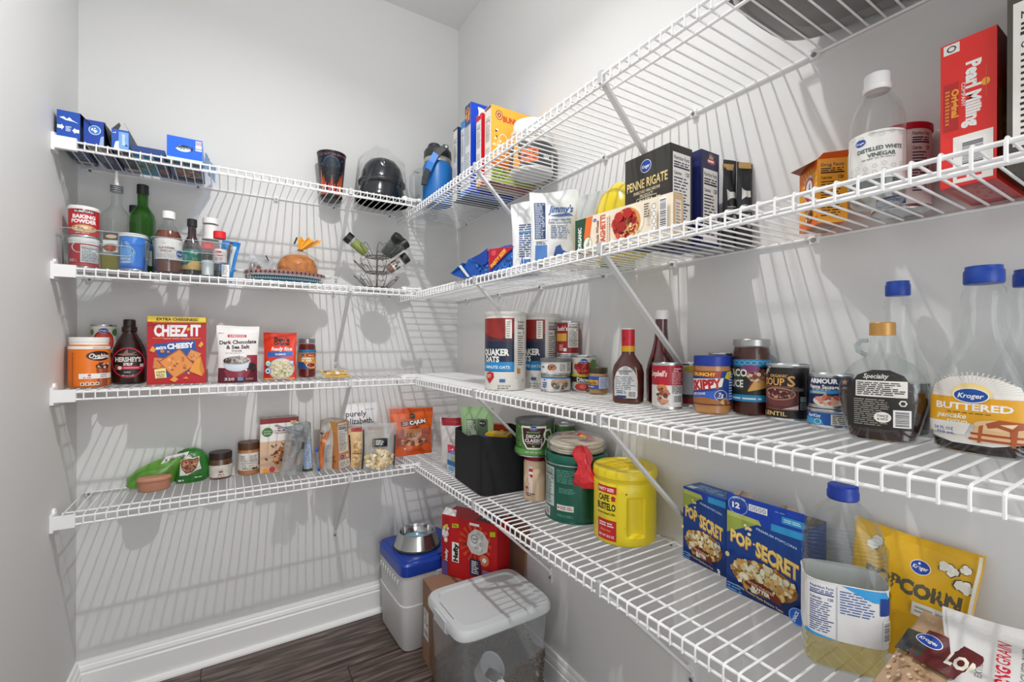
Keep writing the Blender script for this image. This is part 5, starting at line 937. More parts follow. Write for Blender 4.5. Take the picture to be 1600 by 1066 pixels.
vessel('peanut_butter_jar', 'crunchy peanut butter jar with a royal blue lid', 'jar', (-.098, -1.474, z), aim(-.098, -1.474, -8), kp, M('b9834e', .25, coat=.5), cap=capp(.0365, .1, .121), capm=M('17379c', .4), lab=(.02, .09), labm=M('1d3f8c', .4), curved=True,
       sh=R(-62, 78, 10, 90, '2a2c50') * 0 + PG([(-46, 80), (20, 76), (24, 90), (-46, 90)], 'a83c1c') + T('CRUNCHY', -14, 83, 7, 'f0c84c', W=52, bold=.05) + PG([(30, 76), (42, 72), (52, 78), (52, 90), (36, 88)], 'd8c41c') + PG([(-46, 46), (24, 58), (28, 76), (-46, 72)], 'f0ece4') + T('SKIPPY', -10, 62, 20, 'b81a24', W=66, rot=6, bold=.055) + PG([(-46, 42), (10, 50), (44, 44), (44, 32), (-46, 30)], '2f62c0') + T('SUPER CHUNK', -24, 42, 5.5, 'e8ecf4', W=34, rot=6) + E(22, 40, 14, 12.5, '1f3a86') + RING(22, 40, 13, 11.5, 1, 'd8e0f0') + T('7g', 22, 42, 8, 'f0f2f8', W=10) + L(14, 33, 30, 37, 1, 'c8d0e4', 2) + PG([(-46, 20), (46, 20), (46, 26), (20, 30), (-10, 36), (-46, 32)], 'a86a30') + S(14, 26, 27, 12, 6, 5, ['c89858', 'dcb47a', '8a5424'], 4) + L(40, 30, 60, 86, 10, 'a8b4d8', 3) + R(-80, 20, 80, 22, '5a1a14'))
can('food_can', 'gold-lidded can hidden behind the peanut butter jar', (-.034, -1.455, z), 0, .029, .126, '8a7a50', None)
vessel('taco_sauce_jar', 'taco sauce jar with silver lid and light blue label', 'jar', (-.048, -1.53, z), aim(-.048, -1.53, -10), [(.031, .031, 0, 2), (.0355, .0355, .005, 2), (.0355, .0355, .125, 2), (.033, .033, .138, 2), (.0315, .0315, .143, 2)], G('f0e8e4', .03), cap=capp(.0345, .142, .156), capm=M('a9abab', .3, metal=.75), fill=.139, fillm=M('4a1810', .4, var=.3, scale=80), lab=(.03, .115), labm=M('1f7fae', .4), curved=True,
       sh=sum([RING(-44 + k * 11, 108, 6, 4.5, 1, '8ac8e0', 12) for k in range(9)], []) + R(-60, 44, 60, 100, '20241e') + PG([(-60, 62), (-10, 52), (-10, 96), (-60, 96)], '3a4a2c') + E(4, 96, 18, 8, '7a3a6a') + T('TACO', -24, 88, 15, 'f4f2ec', W=46, bold=.03) + T('SAUCE', -30, 66, 15, 'f4f2ec', W=44, bold=.03) + PG([(0, 50), (34, 58), (46, 76), (48, 92), (30, 94), (8, 78)], 'd8a458') + PG([(0, 52), (8, 80), (30, 96), (44, 92), (26, 86), (10, 70)], '6a2a24') + S(40, 20, 82, 20, 12, 4, ['a83a34', '7a2420', 'c8786c', '4a6a34', 'e0c8a8'], 5) + R(-70, 30, 70, 43, '2488b8') + L(-34, 33, 30, 39, 1, 'd0e4ee', 4))
can('soup_can', 'black organic lentil soup can with a bowl picture', (-.05, -1.603, z), aim(-.05, -1.603, -12), .037, .108, '1e1b1a', T("Amy's", -34, 96, 9, 'd8d4c8', W=22, rot=50, shear=.2) + T('ORGANIC', -8, 86, 5.5, 'e0a85c', W=32) + T('SOUP', -18, 75, 14, 'e0a85c', W=42) + T('S', 14, 77, 20, 'e0a85c', W=13) + R(-42, 22, 26, 66, '9a6a60') + R(-41, 23, 25, 65, '5a2c28') + PG([(-38, 50), (22, 50), (12, 30), (-26, 30)], '6a3430') + E(-8, 52, 30, 12, 'b88a70') + E(-8, 52, 27, 10, '55231f') + S(40, -8, 52, 24, 8, 2.6, ['8a4a40', 'c8988a', '3a1a1c', '7a5048'], 6) + PG([(0, 24), (25, 24), (25, 32)], 'd0c0b8') + R(14, 58, 34, 64, '6a6864') + T('LENTIL', -14, 15, 8, 'e0b878', W=42) + R(28, 38, 40, 48, '7a9a94') + R(28, 24, 40, 36, '8a8a86') + L(29, 25, 39, 35, 3, '2a2a28', 3) + R(52, 10, 60, 96, 'd8d0c0') + L(53, 12, 59, 94, 20, '4a4840', 3))
can('tuna_can', 'short blue can with a white panel under the sausage can', (-.064, -1.684, z), aim(-.064, -1.684, 4), .0355, .034, '0f4f9c', R(-2, 8, 60, 26, 'dedcd4') + L(0, 9, 58, 25, 5, '3a3a30', 3, .5) + T('StarKist', -30, 22, 6, 'e8eef6', W=26, shear=.2) + PG([(-60, 7), (-12, 7), (-16, 16), (-60, 18)], '2a9ac8') + RING(-22, 12, 6, 5, 1, 'c8e8f4'))
can('sausage_can', 'navy sausage can on top of a short blue can', (-.064, -1.684, z + .0345), aim(-.064, -1.684, 6), .0335, .06, '152652', T('ARMOUR', -16, 48, 8, 'f4f4f0', W=46, bold=.05) + PG([(10, 42), (24, 42), (28, 48), (24, 54), (12, 54)], '4a2c28') + PG([(17, 53), (19, 49), (23, 49), (20, 46.5), (21, 43), (17, 45), (13, 43), (14, 46.5), (11, 49), (15, 49)], 'c8a07c') + T('Vienna Sausage', -16, 38, 7, 'f0ede4', W=50, bold=.03) + L(-34, 31, 4, 34, 1, 'b8c0d4', 3) + PG([(-42, 24), (6, 27), (10, 33), (-42, 30)], '2a8ad0') + T('ORIGINAL', -22, 28, 4, 'e8d85c', W=26) + E(-8, 13, 24, 9, 'e0d8d0') + S(16, -10, 16, 20, 7, 5.5, ['c8705c', 'd8907c', 'b05844', 'e0a890'], 4) + L(14, 18, 28, 40, 6, '7a94c8', 4) + E(20, 12, 6, 6, '5a7ab8') + R(34, 8, 37, 50, '5a3a5c'), group=None)
# maple syrup jug
mp_ = [(.036, .02, 0, 2.8), (.041, .024, .005, 2.6), (.048, .0275, .03, 2.4), (.0545, .03, .06, 2.3), (.0545, .03, .078, 2.2), (.048, .028, .1, 2.2), (.036, .024, .117, 2.1), (.021, .0185, .127, 2), (.017, .016, .135, 2), (.0145, .0145, .155, 2), (.014, .014, .165, 2)]
o = vessel('maple_syrup_jug', 'glass maple syrup jug with a gold cap, finger loop and black label', 'bottle', (-.12, -1.778, z), aim(-.12, -1.778, -3), mp_, GLASS(), cap=capp(.0162, .16, .18), capm=M('b98c4c', .35, metal=.3), fill=.076, fillm=M('2a0e08', .08, coat=.8),
       sh=PG([(-40, 20), (36, 20), (38, 60), (36, 84), (26, 100), (10, 108), (-10, 108), (-28, 100), (-40, 80), (-42, 56)], '24221f') + T('Specialty', -6, 99, 7, 'd8d4cc', W=30, shear=.25) + R(-30, 68, 30, 92, 'e2dfd8') + L(-28, 70, 28, 90, 7, '2a2a28', 3, .55) + L(-32, 24, 10, 65, 13, '9a968e', 4, .4) + RING(25, 60, 5, 5, 2, 'e0dcd4', 6) + R(14, 24, 34, 50, 'e4e2dc') + BC(14, 24, 34, 50, vert=True) + E(2, 38, 10, 8, 'ece8e0') + T('TWICE', 2, 40, 3.6, '24221f', W=13) + T('& NICE', 2, 35.5, 3, '24221f', W=12))
MB().tube([(-.0165, 0, .152), (-.026, 0, .152), (-.032, 0, .145), (-.03, 0, .136), (-.022, 0, .131), (-.019, 0, .13)], .0032, seg=8).build('finger_loop', G('dfe6e6', .03, gain=1.5, haze=.12), o)
sy = [(.044, .03, 0, 2.8), (.05, .034, .006, 2.7), (.0525, .036, .04, 2.5), (.052, .036, .085, 2.3), (.044, .033, .115, 2.2), (.03, .027, .145, 2), (.021, .021, .175, 2), (.0205, .0205, .195, 2), (.0235, .0235, .208, 2), (.021, .021, .222, 2), (.0175, .0175, .228, 2), (.0172, .0172, .236, 2)]
def syrup(label, x, y, rz, k, fill, sh=None, sc=1.0):
    pr = [(a * sc, b * sc, zz * k, n) for a, b, zz, n in sy]
    o = vessel('pancake_syrup_bottle', label, 'bottle', (x, y, z), rz, pr, G('fafbfb', .04, gain=.9), cap=[(.0195 * sc, .0195 * sc, .229 * k), (.0205 * sc, .0205 * sc, .231 * k), (.0205 * sc, .0205 * sc, .246 * k), (.0188 * sc, .0188 * sc, .249 * k), (.0188 * sc, .0188 * sc, .253 * k), (.01, .01, .2535 * k)], capm=M('123f9e', .35), fill=fill, fillm=M('1c0906', .08, coat=.8), sh=sh, group='pancake syrup bottles')
    return o
by = PG([(-44, 20), (-47, 46), (-47, 76), (-42, 92), (-24, 102), (0, 106), (24, 102), (42, 92), (47, 76), (47, 46), (44, 20), (20, 14), (-20, 14)], 'e9e6e0') + sum([PG([(0, 80), (60 * math.cos(t) * .75, 80 + 30 * math.sin(t)), (60 * math.cos(t + .03) * .75, 80 + 30 * math.sin(t + .03))], 'd6d0c8') for t in [.12 * k + .1 for k in range(25)]], []) + E(0, 79, 20, 16, 'f0d48a') + R(-47, 42, 47, 76, 'e2a422') + T('BUTTERED', 0, 64, 9, 'fbf8f0', W=74, bold=.03) + L(-24, 54, 30, 57, 1, '8a6a1c', 3) + T('pancake', -20, 51, 7, 'f8f0dc', W=32, shear=.25) + T('syrup', -14, 44, 7, 'f8f0dc', W=22, shear=.25) + PG([(-47, 26), (-47, 42), (0, 42), (-6, 26)], 'e9e6e0') + T('24 FL OZ', -28, 32, 4, '2a4f9c', W=22) + T('710 mL', -26, 26.5, 3.6, '2a4f9c', W=20)
by += E(26, 36, 24, 8, 'd8a878') + PG([(0, 20), (44, 20), (46, 36), (4, 38)], 'e0b888') + PG([(0, 28), (45, 27), (45, 30), (0, 31)], 'a84a28') + PG([(-2, 21), (44, 20), (44, 23), (-2, 24)], 'a84a28') + E(26, 42, 23, 7, 'e6c498') + PG([(14, 44), (26, 50), (44, 48), (46, 40), (34, 36), (24, 40), (16, 38)], 'a8542c') + PG([(26, 44), (40, 46), (36, 40)], 'f0d8b0') + PG([(8, 40), (12, 42), (9, 18), (6, 18)], 'b0582c') + PG([(34, 36), (40, 38), (38, 16), (35, 16)], 'b0582c') + E(0, 79, 17.5, 10, 'f4f2ee') + E(0, 79, 16.2, 9, '124a9c') + T('Kroger', 0, 79, 6.5, 'f6f6f6', W=25, shear=.25)
syrup('big pancake syrup bottle with blue cap and yellow BUTTERED label', -.1, -1.884, aim(-.1, -1.884, -18), 1.0, .016, by)
syrup('half-full syrup bottle with a blue cap behind the maple syrup jug', -.043, -1.772, aim(-.043, -1.772, 10), .985, .085, None, .8)
syrup('empty-necked syrup bottle with a blue cap at the right edge, behind the big one', -.034, -1.915, -100, .99, .06, None, .8)

# ================================================================== RIGHT WALL, lowest shelf
z = SR[3]
rs = R(-58, 0, 58, 186, 'e0dcda') + R(-60, 154, 60, 187, 'a81428') + E(34, 136, 14, 12, 'e8c890') + E(30, 112, 4, 4, 'b02030') + E(36, 40, 22, 18, '5a2c20') + L(-30, 84, 10, 100, 2, 'c8b0ac', 3)
pouch('chocolate_pouch', 'white pouch with a red top seal left of the black bin', 'pouch', (-.15, -.32, z), -28, .13, .188, .06, M('dedad8', .4), front=rs, seed=71, wob=.0022, flare=.08)
carton('snack_bar_box', 'small blue and white box squeezed beside the black bin', 'box', (-.212, -.455, z), -84, (.08, .04, .07), '2a6ab8', f=R(-40, 0, 40, 70, 'c8d8e8') + R(-40, 24, 40, 44, '1f74bc') + R(-10, 46, 22, 62, 'c8d060') + R(-30, 4, 10, 20, '7ab0d8'), side='4a86c0')
pouch('snack_pouch', 'pink and white packet tip beside the black bin', 'packet', (-.205, -.4, z + .0), -60, .05, .09, .02, FOIL('d8405c'), front=S(10, 0, 60, 18, 20, 6, ['f0d8dc', 'c02040'], 3), seed=73)
# fabric bin
o = thing('fabric_bin', 'black fabric storage bin full of snack packets', 'bin', (-.147, -.648, z), -4)
w2, d2, hb = .118, .132, .185
def rrect(a, b, n, zz, seg=44): return [(a * math.copysign(abs(math.cos(t)) ** (2 / n), math.cos(t)), b * math.copysign(abs(math.sin(t)) ** (2 / n), math.sin(t)), zz) for t in [2 * PI * i / seg for i in range(seg)]]
FB = M('17181a', .85, var=.25, bump=.4, scale=70)
rg = [rrect(w2 - .004, d2 - .004, 9, 0), rrect(w2, d2, 10, .004), rrect(w2 + .001, d2 + .001, 10, .1), rrect(w2, d2, 10, hb - .004)]
rg.append([(x, y_, hb + .006 * math.sin(3 * x / w2 + 2 * y_ / d2) - .006 * math.cos(4 * y_ / d2)) for x, y_, _ in rrect(w2, d2, 10, hb)])
rg.append([(x * .965, y_ * .965, zz) for x, y_, zz in rg[-1]])
rg += [rrect(w2 * .96, d2 * .96, 10, .02), rrect(.001, .001, 2, .018)]
MB().loft(rg, 0, True).build('fabric_body', FB, o)
for sx in (-1,): MB().tube([(sx * (w2 + .0005), -d2 * .96, .005), (sx * (w2 + .0015), -d2 * .965, .09), (sx * (w2 + .0005), -d2 * .96, hb - .006)], .0012, seg=5).build('seam', M('101113', .9), o)
pouch('candy_pouch', 'pale green zip pouch standing in the black bin', 'pouch', (-.185, -.585, z + .02), -45, .125, .25, .04, G('bfe0ae', .2, haze=.62, bump=.3), front=R(-40, 108, -2, 206, '6a7a64') + L(-38, 112, -4, 202, 14, 'd0dccc', 3, .5) + R(0, 112, 42, 208, '5a6a54') + E(22, 192, 14, 12, '2a2e28') + L(10, 189, 34, 196, 1, 'b8c4b4', 3) + R(4, 108, 42, 134, '3a2a38') + R(-40, 108, -2, 126, '7a9ab8'), seed=74, wob=.002, tilt=6)
carton('candy_box', 'orange snack packet deep in the black bin', 'packet', (-.105, -.6, z + .03), -50, (.06, .025, .168), 'e07a20', f=R(-30, 120, 30, 168, 'c83a1c') + E(-10, 140, 12, 9, '2a1a14') + E(-10, 140, 8, 6, 'f0d8b0') + L(6, 142, 24, 150, 1, 'f0d84c', 3, .8), side='c85a1c')
carton('candy_box', 'small yellow candy box lying on top in the black bin', 'box', (-.152, -.672, z + .16), -52, (.085, .05, .022), 'e0b018', f=R(-40, 2, 40, 20, 'e8bc1c') + L(-26, 7, 12, 15, 1, '7a1a10', 4, .8), t=R(-36, -20, 36, 20, '8a6a1c') + R(-34, -18, 20, 18, 'c8a040'), side='d8a414', rx=4)
pouch('candy_pouch', 'blue packet edge in the black bin', 'packet', (-.195, -.665, z + .06), -60, .06, .112, .02, FOIL('2a78d0'), seed=76)
pouch('candy_pouch', 'clear wrapper at the back of the black bin', 'packet', (-.06, -.7, z + .06), -60, .06, .135, .02, G('e4e6e8', .15, haze=.4, bump=.5), seed=77)
# creamer and decaf
cpf = [(.036, .036, 0, 2.3), (.0395, .0395, .005, 2.3), (.0395, .0395, .12, 2.3), (.037, .037, .128, 2.1), (.034, .034, .13, 2)]
vessel('creamer_bottle', 'pale peach creamer bottle with red cap under the decaf can', 'bottle', (-.122, -.862, z), aim(-.122, -.862, -28), cpf, M('e2c4a4', .4), cap=capp(.0385, .128, .143), capm=M('8a1420', .4), sh=R(-32, 14, 20, 112, 'e6d8cc') + R(-8, 84, 14, 108, 'f0ece8') + PG([(-6, 86), (12, 86), (3, 74)], 'b81c2c') + R(-6, 94, 12, 104, 'c83040') + S(5, -20, 70, 9, 7, 4, ['b82838'], 6) + S(14, -16, 46, 12, 22, 5, ['b02838', 'd06070', '8a1c2c', 'e0a8a0'], 3) + L(-28, 16, 18, 28, 2, '5a4a44', 4), curved=True)
DK = R(-190, 8, 190, 108, '4f7f3c') + S(80, 0, 58, 180, 46, 3, ['2f5a28', '8ab070', '22401c', 'c0d4a8'], 4) + R(-190, 8, 190, 26, '5f9a4a')
DK += PG([(-38, 98), (40, 98), (36, 50), (22, 26), (-20, 26), (-34, 50)], 'e8e4dc') + PG([(-34, 92), (36, 92), (32, 52), (20, 31), (-18, 31), (-30, 52)], '3a1c18') + RING(46, 70, 16, 18, 5, 'e8e4dc') + KR(0, 92, 11) + T('MEDIUM ROAST', 0, 79, 4.5, '8ac070', W=40) + T('DECAF', 0, 67, 10, 'f4f0e8', W=42, bold=.03) + T('CLASSIC', 0, 54, 10, 'f4f0e8', W=52, bold=.03) + T('GROUND COFFEE', 0, 45, 4, 'd8c8b8', W=40) + E(0, 36, 4, 3, '7aa85c') + T('NET WT 23 OZ', 0, 17, 6, 'd8e8c8', W=50)
can('coffee_can', 'green decaf coffee can with a grey lid on the creamer bottle', (-.122, -.852, z + .1435), aim(-.122, -.852, -4), .0625, .11, '4f7f3c', DK, lidc='5f6164', cat='can', group='green coffee cans')
can('coffee_can', 'tall green coffee can behind the decaf can', (-.047, -.912, z), -60, .033, .242, '47733a', S(60, 0, 130, 90, 100, 3, ['2f5a28', '8ab070', '22401c', 'c0d4a8'], 9) + L(14, 170, 22, 215, 8, 'e0e8d8', 3), group='green coffee cans')
# green popcorn tin
o = thing('popcorn_tin', 'large dark green round tin with a nutrition panel', 'tin', (-.098, -1.031, z), aim(-.098, -1.031))
MB().lathe([(.0885, 0), (.091, .001), (.091, .004), (.0885, .005), (.0885, .165)], seg=56).build('tin_body', M('0d5a48', .28, metal=.25, coat=.5), o)
MB().lathe([(.0905, .158), (.0915, .16), (.0915, .184), (.09, .187), (.086, .187), (.084, .184), (.01, .184)], seg=56).build('lid', M('0f6450', .25, metal=.35, coat=.5), o)
MB().lathe([(.0918, .1585), (.0925, .16), (.0918, .1615)], seg=56, caps=False).build('lid_rim', M('b8bcb8', .25, metal=.8), o)
decal(o, 'print', NF(-118, 40, -68, 150, bg='b8c4be', c='1f2e2a') + BC(-116, 8, -86, 34, vert=True) + L(-58, 110, 6, 148, 8, '6fa898', 3, .35) + L(-50, 82, 6, 98, 4, '6fa898', 4, .35) + R(-56, 34, -6, 50, 'd4dcd8') + L(-46, 37, -10, 47, 2, 'a85a58', 3) + E(-51, 42, 3, 3, 'b83030') + L(-56, 16, 4, 24, 2, '6fa898', 6, .35) + R(40, 6, 120, 155, '1d6a3c') + S(50, 86, 48, 30, 34, 7, ['8a7a68', '4a3a34', 'b8a890', '2a2420', '6a5444'], 4), fcyl(.0885), du=.012)
# tortillas on the tin
o = thing('tortilla_bag', 'clear bag of tortillas with red print and red twisted end on the tin', 'bag', (-.1, -1.035, z + .188), -52)
for k in range(5):
    rr = .078 - .002 * (k % 3); ring = []
    MB().lathe([(rr - .002, .002 + k * .0062), (rr, .004 + k * .0062), (rr - .001, .0075 + k * .0062), (rr * .5, .0085 + k * .0062)], seg=36, c=(.002 * math.sin(k * 2), .002 * math.cos(k * 3))).build('tortilla', M(('e2d8c6', 'd8cab2', 'e6dccb')[k % 3], .8, var=.12, scale=60), o)
rings = []; rnd = random.Random(12)
for zz, a in ((.0005, .08), (.014, .088), (.03, .086), (.042, .07), (.05, .035), (.054, .008)):
    rings.append([((a + rnd.uniform(-.003, .003)) * math.cos(2 * PI * i / 28), (a + rnd.uniform(-.003, .003)) * math.sin(2 * PI * i / 28), zz + rnd.uniform(-.002, .002) * (zz > .01)) for i in range(28)])
MB().loft(rings, 0, False, caps=False).build('bag_film', G('f4f4f4', .08, haze=.1, gain=1.5, bump=.6, scale=24), o)
decal(o, 'bag_print', PG([(-52, -6), (0, 24), (8, 10), (-42, -20)], 'c8202c') + PG([(-44, -8), (-6, 14), (-4, 8), (-40, -14)], 'e0a8a4') + E(30, -10, 26, 14, 'd02030') + PG([(8, -30), (40, -34), (48, -10), (20, 0)], 'c01c28') + PG([(14, -30), (34, -32), (36, -18), (20, -12)], 'f0b83c'), lambda u, v, e: (u, v - .01, .0535 - 4.2 * (u * u + v * v) + e), du=.012, dv=.012)
rings = []
for q in range(8):
    a = q / 7; r_ = .013 + .02 * a + .006 * math.sin(a * 9)
    rings.append([(.03 + a * .03 + r_ * math.cos(2 * PI * i / 18) * (1 + .3 * math.sin(i * 2.2 + q)), -.088 - .02 * math.sin(a * 2.2) + .5 * r_ * math.sin(2 * PI * i / 18), .03 - a * .1 + .004 * math.sin(i * 1.9)) for i in range(18)])
MB().loft(rings, 0, False).build('twisted_end', M('c81c26', .25, coat=.5, bump=.4, scale=40), o)
# yellow coffee canister
o = thing('coffee_canister', 'large bright yellow plastic coffee canister with moulded grip', 'canister', (-.09, -1.217, z), aim(-.09, -1.217))
yc = M('e2cb1e', .38, coat=.2)
def yr(a, zz):
    r = .0795
    for z0, z1, r0, r1 in ((0, .005, .073, .0785), (.005, .012, .0785, .0795), (.15, .153, .0795, .0775), (.153, .157, .0775, .0775), (.157, .16, .0775, .0795), (.16, .167, .0795, .075)):
        if z0 <= zz <= z1: r = r0 + (r1 - r0) * (zz - z0) / (z1 - z0)
    u = ((a - .36 + PI) % (2 * PI) - PI) * .0795
    sm_ = lambda t: max(0, min(1, t)) ** 2 * (3 - 2 * max(0, min(1, t)))
    q = sm_((.024 - abs(u)) / .007) * sm_((.05 - abs(zz - .074)) / .007)
    return r - .012 * q
zs_ = [0, .0025, .005, .012] + [.018 + .003 * k for k in range(38)] + [.133, .15, .153, .157, .16, .1635, .167]
MB().loft([[(yr(a, zz) * math.sin(a), -yr(a, zz) * math.cos(a), zz) for a in [2 * PI * i / 150 for i in range(150)]] for zz in zs_], 0, True).build('canister_body', yc, o)
MB().lathe([(.0795, .163), (.0815, .165), (.0815, .181), (.079, .185), (.073, .185), (.071, .183), (.01, .183)], seg=56).build('lid', M('e0c81c', .38, coat=.2), o)
for k in range(5): MB().box(-.05, .05, -.03 + k * .014, -.0265 + k * .014, .183, .1842).build('lid_rib', M('d8c01a', .4), o)
fc = fcyl(.0795)
decal(o, 'print', R(-76, 128, -20, 146, 'c01c26') + T('PARTY SIZE!', -50, 137, 8, 'f4e8e4', W=46, bold=.03) + T('CAFE', -56, 116, 15, '1a1612', W=34, bold=.035) + PG([(-34, 110), (-22, 110), (-28, 124)], 'c01c26') + E(-28, 118, 6, 5, 'b81c24') + T('BUSTELO', -50, 95, 17, '1a1612', W=56, bold=.035) + T('Espresso Ground Coffee', -50, 78, 6, '2a241a', W=54, shear=.2) + R(-76, 12, -20, 62, 'c01c26') + L(-70, 44, -26, 56, 2, 'f0d8d0', 3) + T('Gluten free', -50, 36, 4, 'e8c040', W=30) + T('NET WT 33.5 OZ', -48, 22, 6, 'f4e8e4', W=46) + E(4, 132, 2, 2, '1a1612') + E(0, 50, .8, .8, '1a1612'), fc, du=.01)
# popcorn boxes
def popc(w, h, count):
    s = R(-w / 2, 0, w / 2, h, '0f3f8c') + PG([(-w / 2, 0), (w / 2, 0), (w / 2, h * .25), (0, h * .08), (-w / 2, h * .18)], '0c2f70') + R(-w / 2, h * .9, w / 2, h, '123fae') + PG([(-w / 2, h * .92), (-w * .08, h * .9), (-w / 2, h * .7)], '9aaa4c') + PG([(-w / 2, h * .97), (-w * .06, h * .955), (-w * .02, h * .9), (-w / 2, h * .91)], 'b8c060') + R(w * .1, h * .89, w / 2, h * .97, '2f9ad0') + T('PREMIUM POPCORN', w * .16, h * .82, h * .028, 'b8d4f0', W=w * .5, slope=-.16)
    s += T('POP', -w * .3, h * .66, h * .15, 'e0962c', W=w * .3, slope=-.18, bold=.06) + T('SECRET', w * .17, h * .57, h * .17, 'e0962c', W=w * .54, slope=-.22, bold=.06) + T('POP', -w * .3, h * .665, h * .145, 'f6d878', W=w * .29, slope=-.18, bold=.035) + T('SECRET', w * .17, h * .575, h * .165, 'f6d878', W=w * .53, slope=-.22, bold=.035) + E(-w * .12, h * .66, w * .014, w * .014, 'f6d878')
    s += E(0, h * .28, w * .43, h * .19, 'a8702c') + S(150, 0, h * .3, w * .42, h * .17, w * .042, ['f4e6bc', 'e6c884', 'fbf4dc', 'd8ac5c', 'c89444', 'f8ecc8'], 5) + S(4, -w * .2, h * .82, w * .16, h * .05, w * .035, ['f4e6bc', 'e8d09a'], 4) + E(-w * .46, h * .45, w * .03, w * .035, 'ecd49a') + PG([(-w * .22, h * .2), (-w * .12, h * .26), (w * .06, h * .25), (w * .24, h * .16), (w * .26, h * .1), (0, h * .14), (-w * .2, h * .18)], '6a2416') + T('MOVIE THEATER', 0, h * .205, h * .03, 'e8c090', W=w * .34, slope=-.12) + T('BUTTER', 0, h * .165, h * .04, 'f4ece0', W=w * .24, slope=-.12, bold=.05) + T('Movie Theater-Style Buttery Taste', -w * .02, h * .085, h * .025, 'd8b878', W=w * .6, slope=-.12) + L(-w * .46, h * .03, -w * .22, h * .13, 3, '5a9ad8', 3, .5)
    if count: s += T(count, w * .4, h * .05, h * .08, 'f4f2ee', W=w * .07, bold=.05)
    return s
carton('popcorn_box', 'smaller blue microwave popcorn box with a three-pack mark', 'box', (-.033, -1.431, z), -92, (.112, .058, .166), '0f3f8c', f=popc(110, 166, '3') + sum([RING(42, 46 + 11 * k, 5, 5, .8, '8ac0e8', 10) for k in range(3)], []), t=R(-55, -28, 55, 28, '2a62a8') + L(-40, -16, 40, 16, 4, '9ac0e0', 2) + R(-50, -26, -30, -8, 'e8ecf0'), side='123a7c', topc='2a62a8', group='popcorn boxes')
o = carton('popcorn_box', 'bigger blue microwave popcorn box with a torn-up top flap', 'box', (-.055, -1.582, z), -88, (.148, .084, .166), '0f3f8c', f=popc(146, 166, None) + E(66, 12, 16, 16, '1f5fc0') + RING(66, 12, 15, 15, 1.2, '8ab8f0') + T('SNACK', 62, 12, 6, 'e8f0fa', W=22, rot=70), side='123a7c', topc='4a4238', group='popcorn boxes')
fp = MB().box(-.073, .073, -.0424, -.0416, .166, .196).build('top_flap', M('1440ae', .4), o)
decal(o, 'flap_print', E(-50, 176, 21, 19, '2a50a0', a0=0, a1=180) + RING(-50, 176, 20, 18, 1, 'b8c8e8') + T('12', -54, 176, 11, 'f4f4f2', W=16, bold=.05) + T('SNACK SIZE', -48, 189, 4, 'e0e8f4', W=26, arc=3) + R(-28, 173, 8, 186, 'e8eaf0') + sum([RING(-22 + 8 * k, 179.5, 3.2, 4.5, 1, '2a2e3a', 8) for k in range(4)], []) + L(22, 184, 44, 188, 1, '6a9ae0', 3) + R(34, 168, 73, 181, '2f9ad0') + L(38, 171, 70, 178, 2, 'b8e0f4', 3), fflat(-.0424))
flap(o, [(-.06, -.0416, .196), (-.02, -.0416, .196), (-.024, -.03, .202), (-.056, -.028, .203)], '8a7a6a'); flap(o, [(.02, -.0416, .19), (.06, -.0416, .19), (.056, -.03, .199), (.03, -.03, .198)], '8a7a6a')
# oil bottle
op = [(.048, .034, 0, 4), (.053, .0385, .006, 4), (.054, .04, .02, 4), (.054, .04, .155, 4), (.053, .0395, .19, 3.2), (.048, .037, .215, 2.6), (.036, .032, .238, 2.2), (.022, .022, .252, 2), (.0185, .0185, .256, 2), (.0185, .0185, .262, 2)]
o = vessel('cooking_oil_bottle', 'clear cooking oil bottle with blue cap, nearly empty', 'bottle', (-.142, -1.735, z), aim(-.142, -1.735, 10), op, PET(), cap=[(.02, .02, .256), (.0215, .0215, .258), (.0215, .0215, .268), (.0205, .0205, .27), (.0205, .0205, .277), (.018, .018, .279), (.008, .008, .279)], capm=M('10379c', .35), fill=.052, fillm=G('faf0c4', .06, haze=.22),
       lab=(.05, .135), labm=M('e2e2e2', .45), sh=NF(-49, 54, -16, 132, bg='e4e4e4', c='1d3478') + L(-10, 92, 34, 128, 9, '3a5a9c', 4, .4) + PG([(-8, 135), (46, 135), (52, 118), (30, 118)], '2f9ad8') + PG([(-52, 50), (-52, 56), (-10, 50)], '2f9ad8') + R(38, 100, 52, 126, '1a3f8c') + R(-14, 51, -13, 132, 'b0b8c8') + BC(42, 60, 52, 92, vert=True), du=.005)
for k in range(5): MB().sup([(.0542, .0402, .165 + k * .006, 4), (.0548, .0408, .167 + k * .006, 4), (.0542, .0402, .169 + k * .006, 4)], seg=48, caps=False).build('grip_ring', G('e8eef0', .05, gain=1.4), o)
MB().tube([(0, -.0412 + .004 * 0, .136)] and [(x, y_, .136) for x, y_, _ in rrect(.0548, .0408, 4, .136)], .0008, closed=True, seg=5).build('label_edge', M('e4e4e4', .4), o)
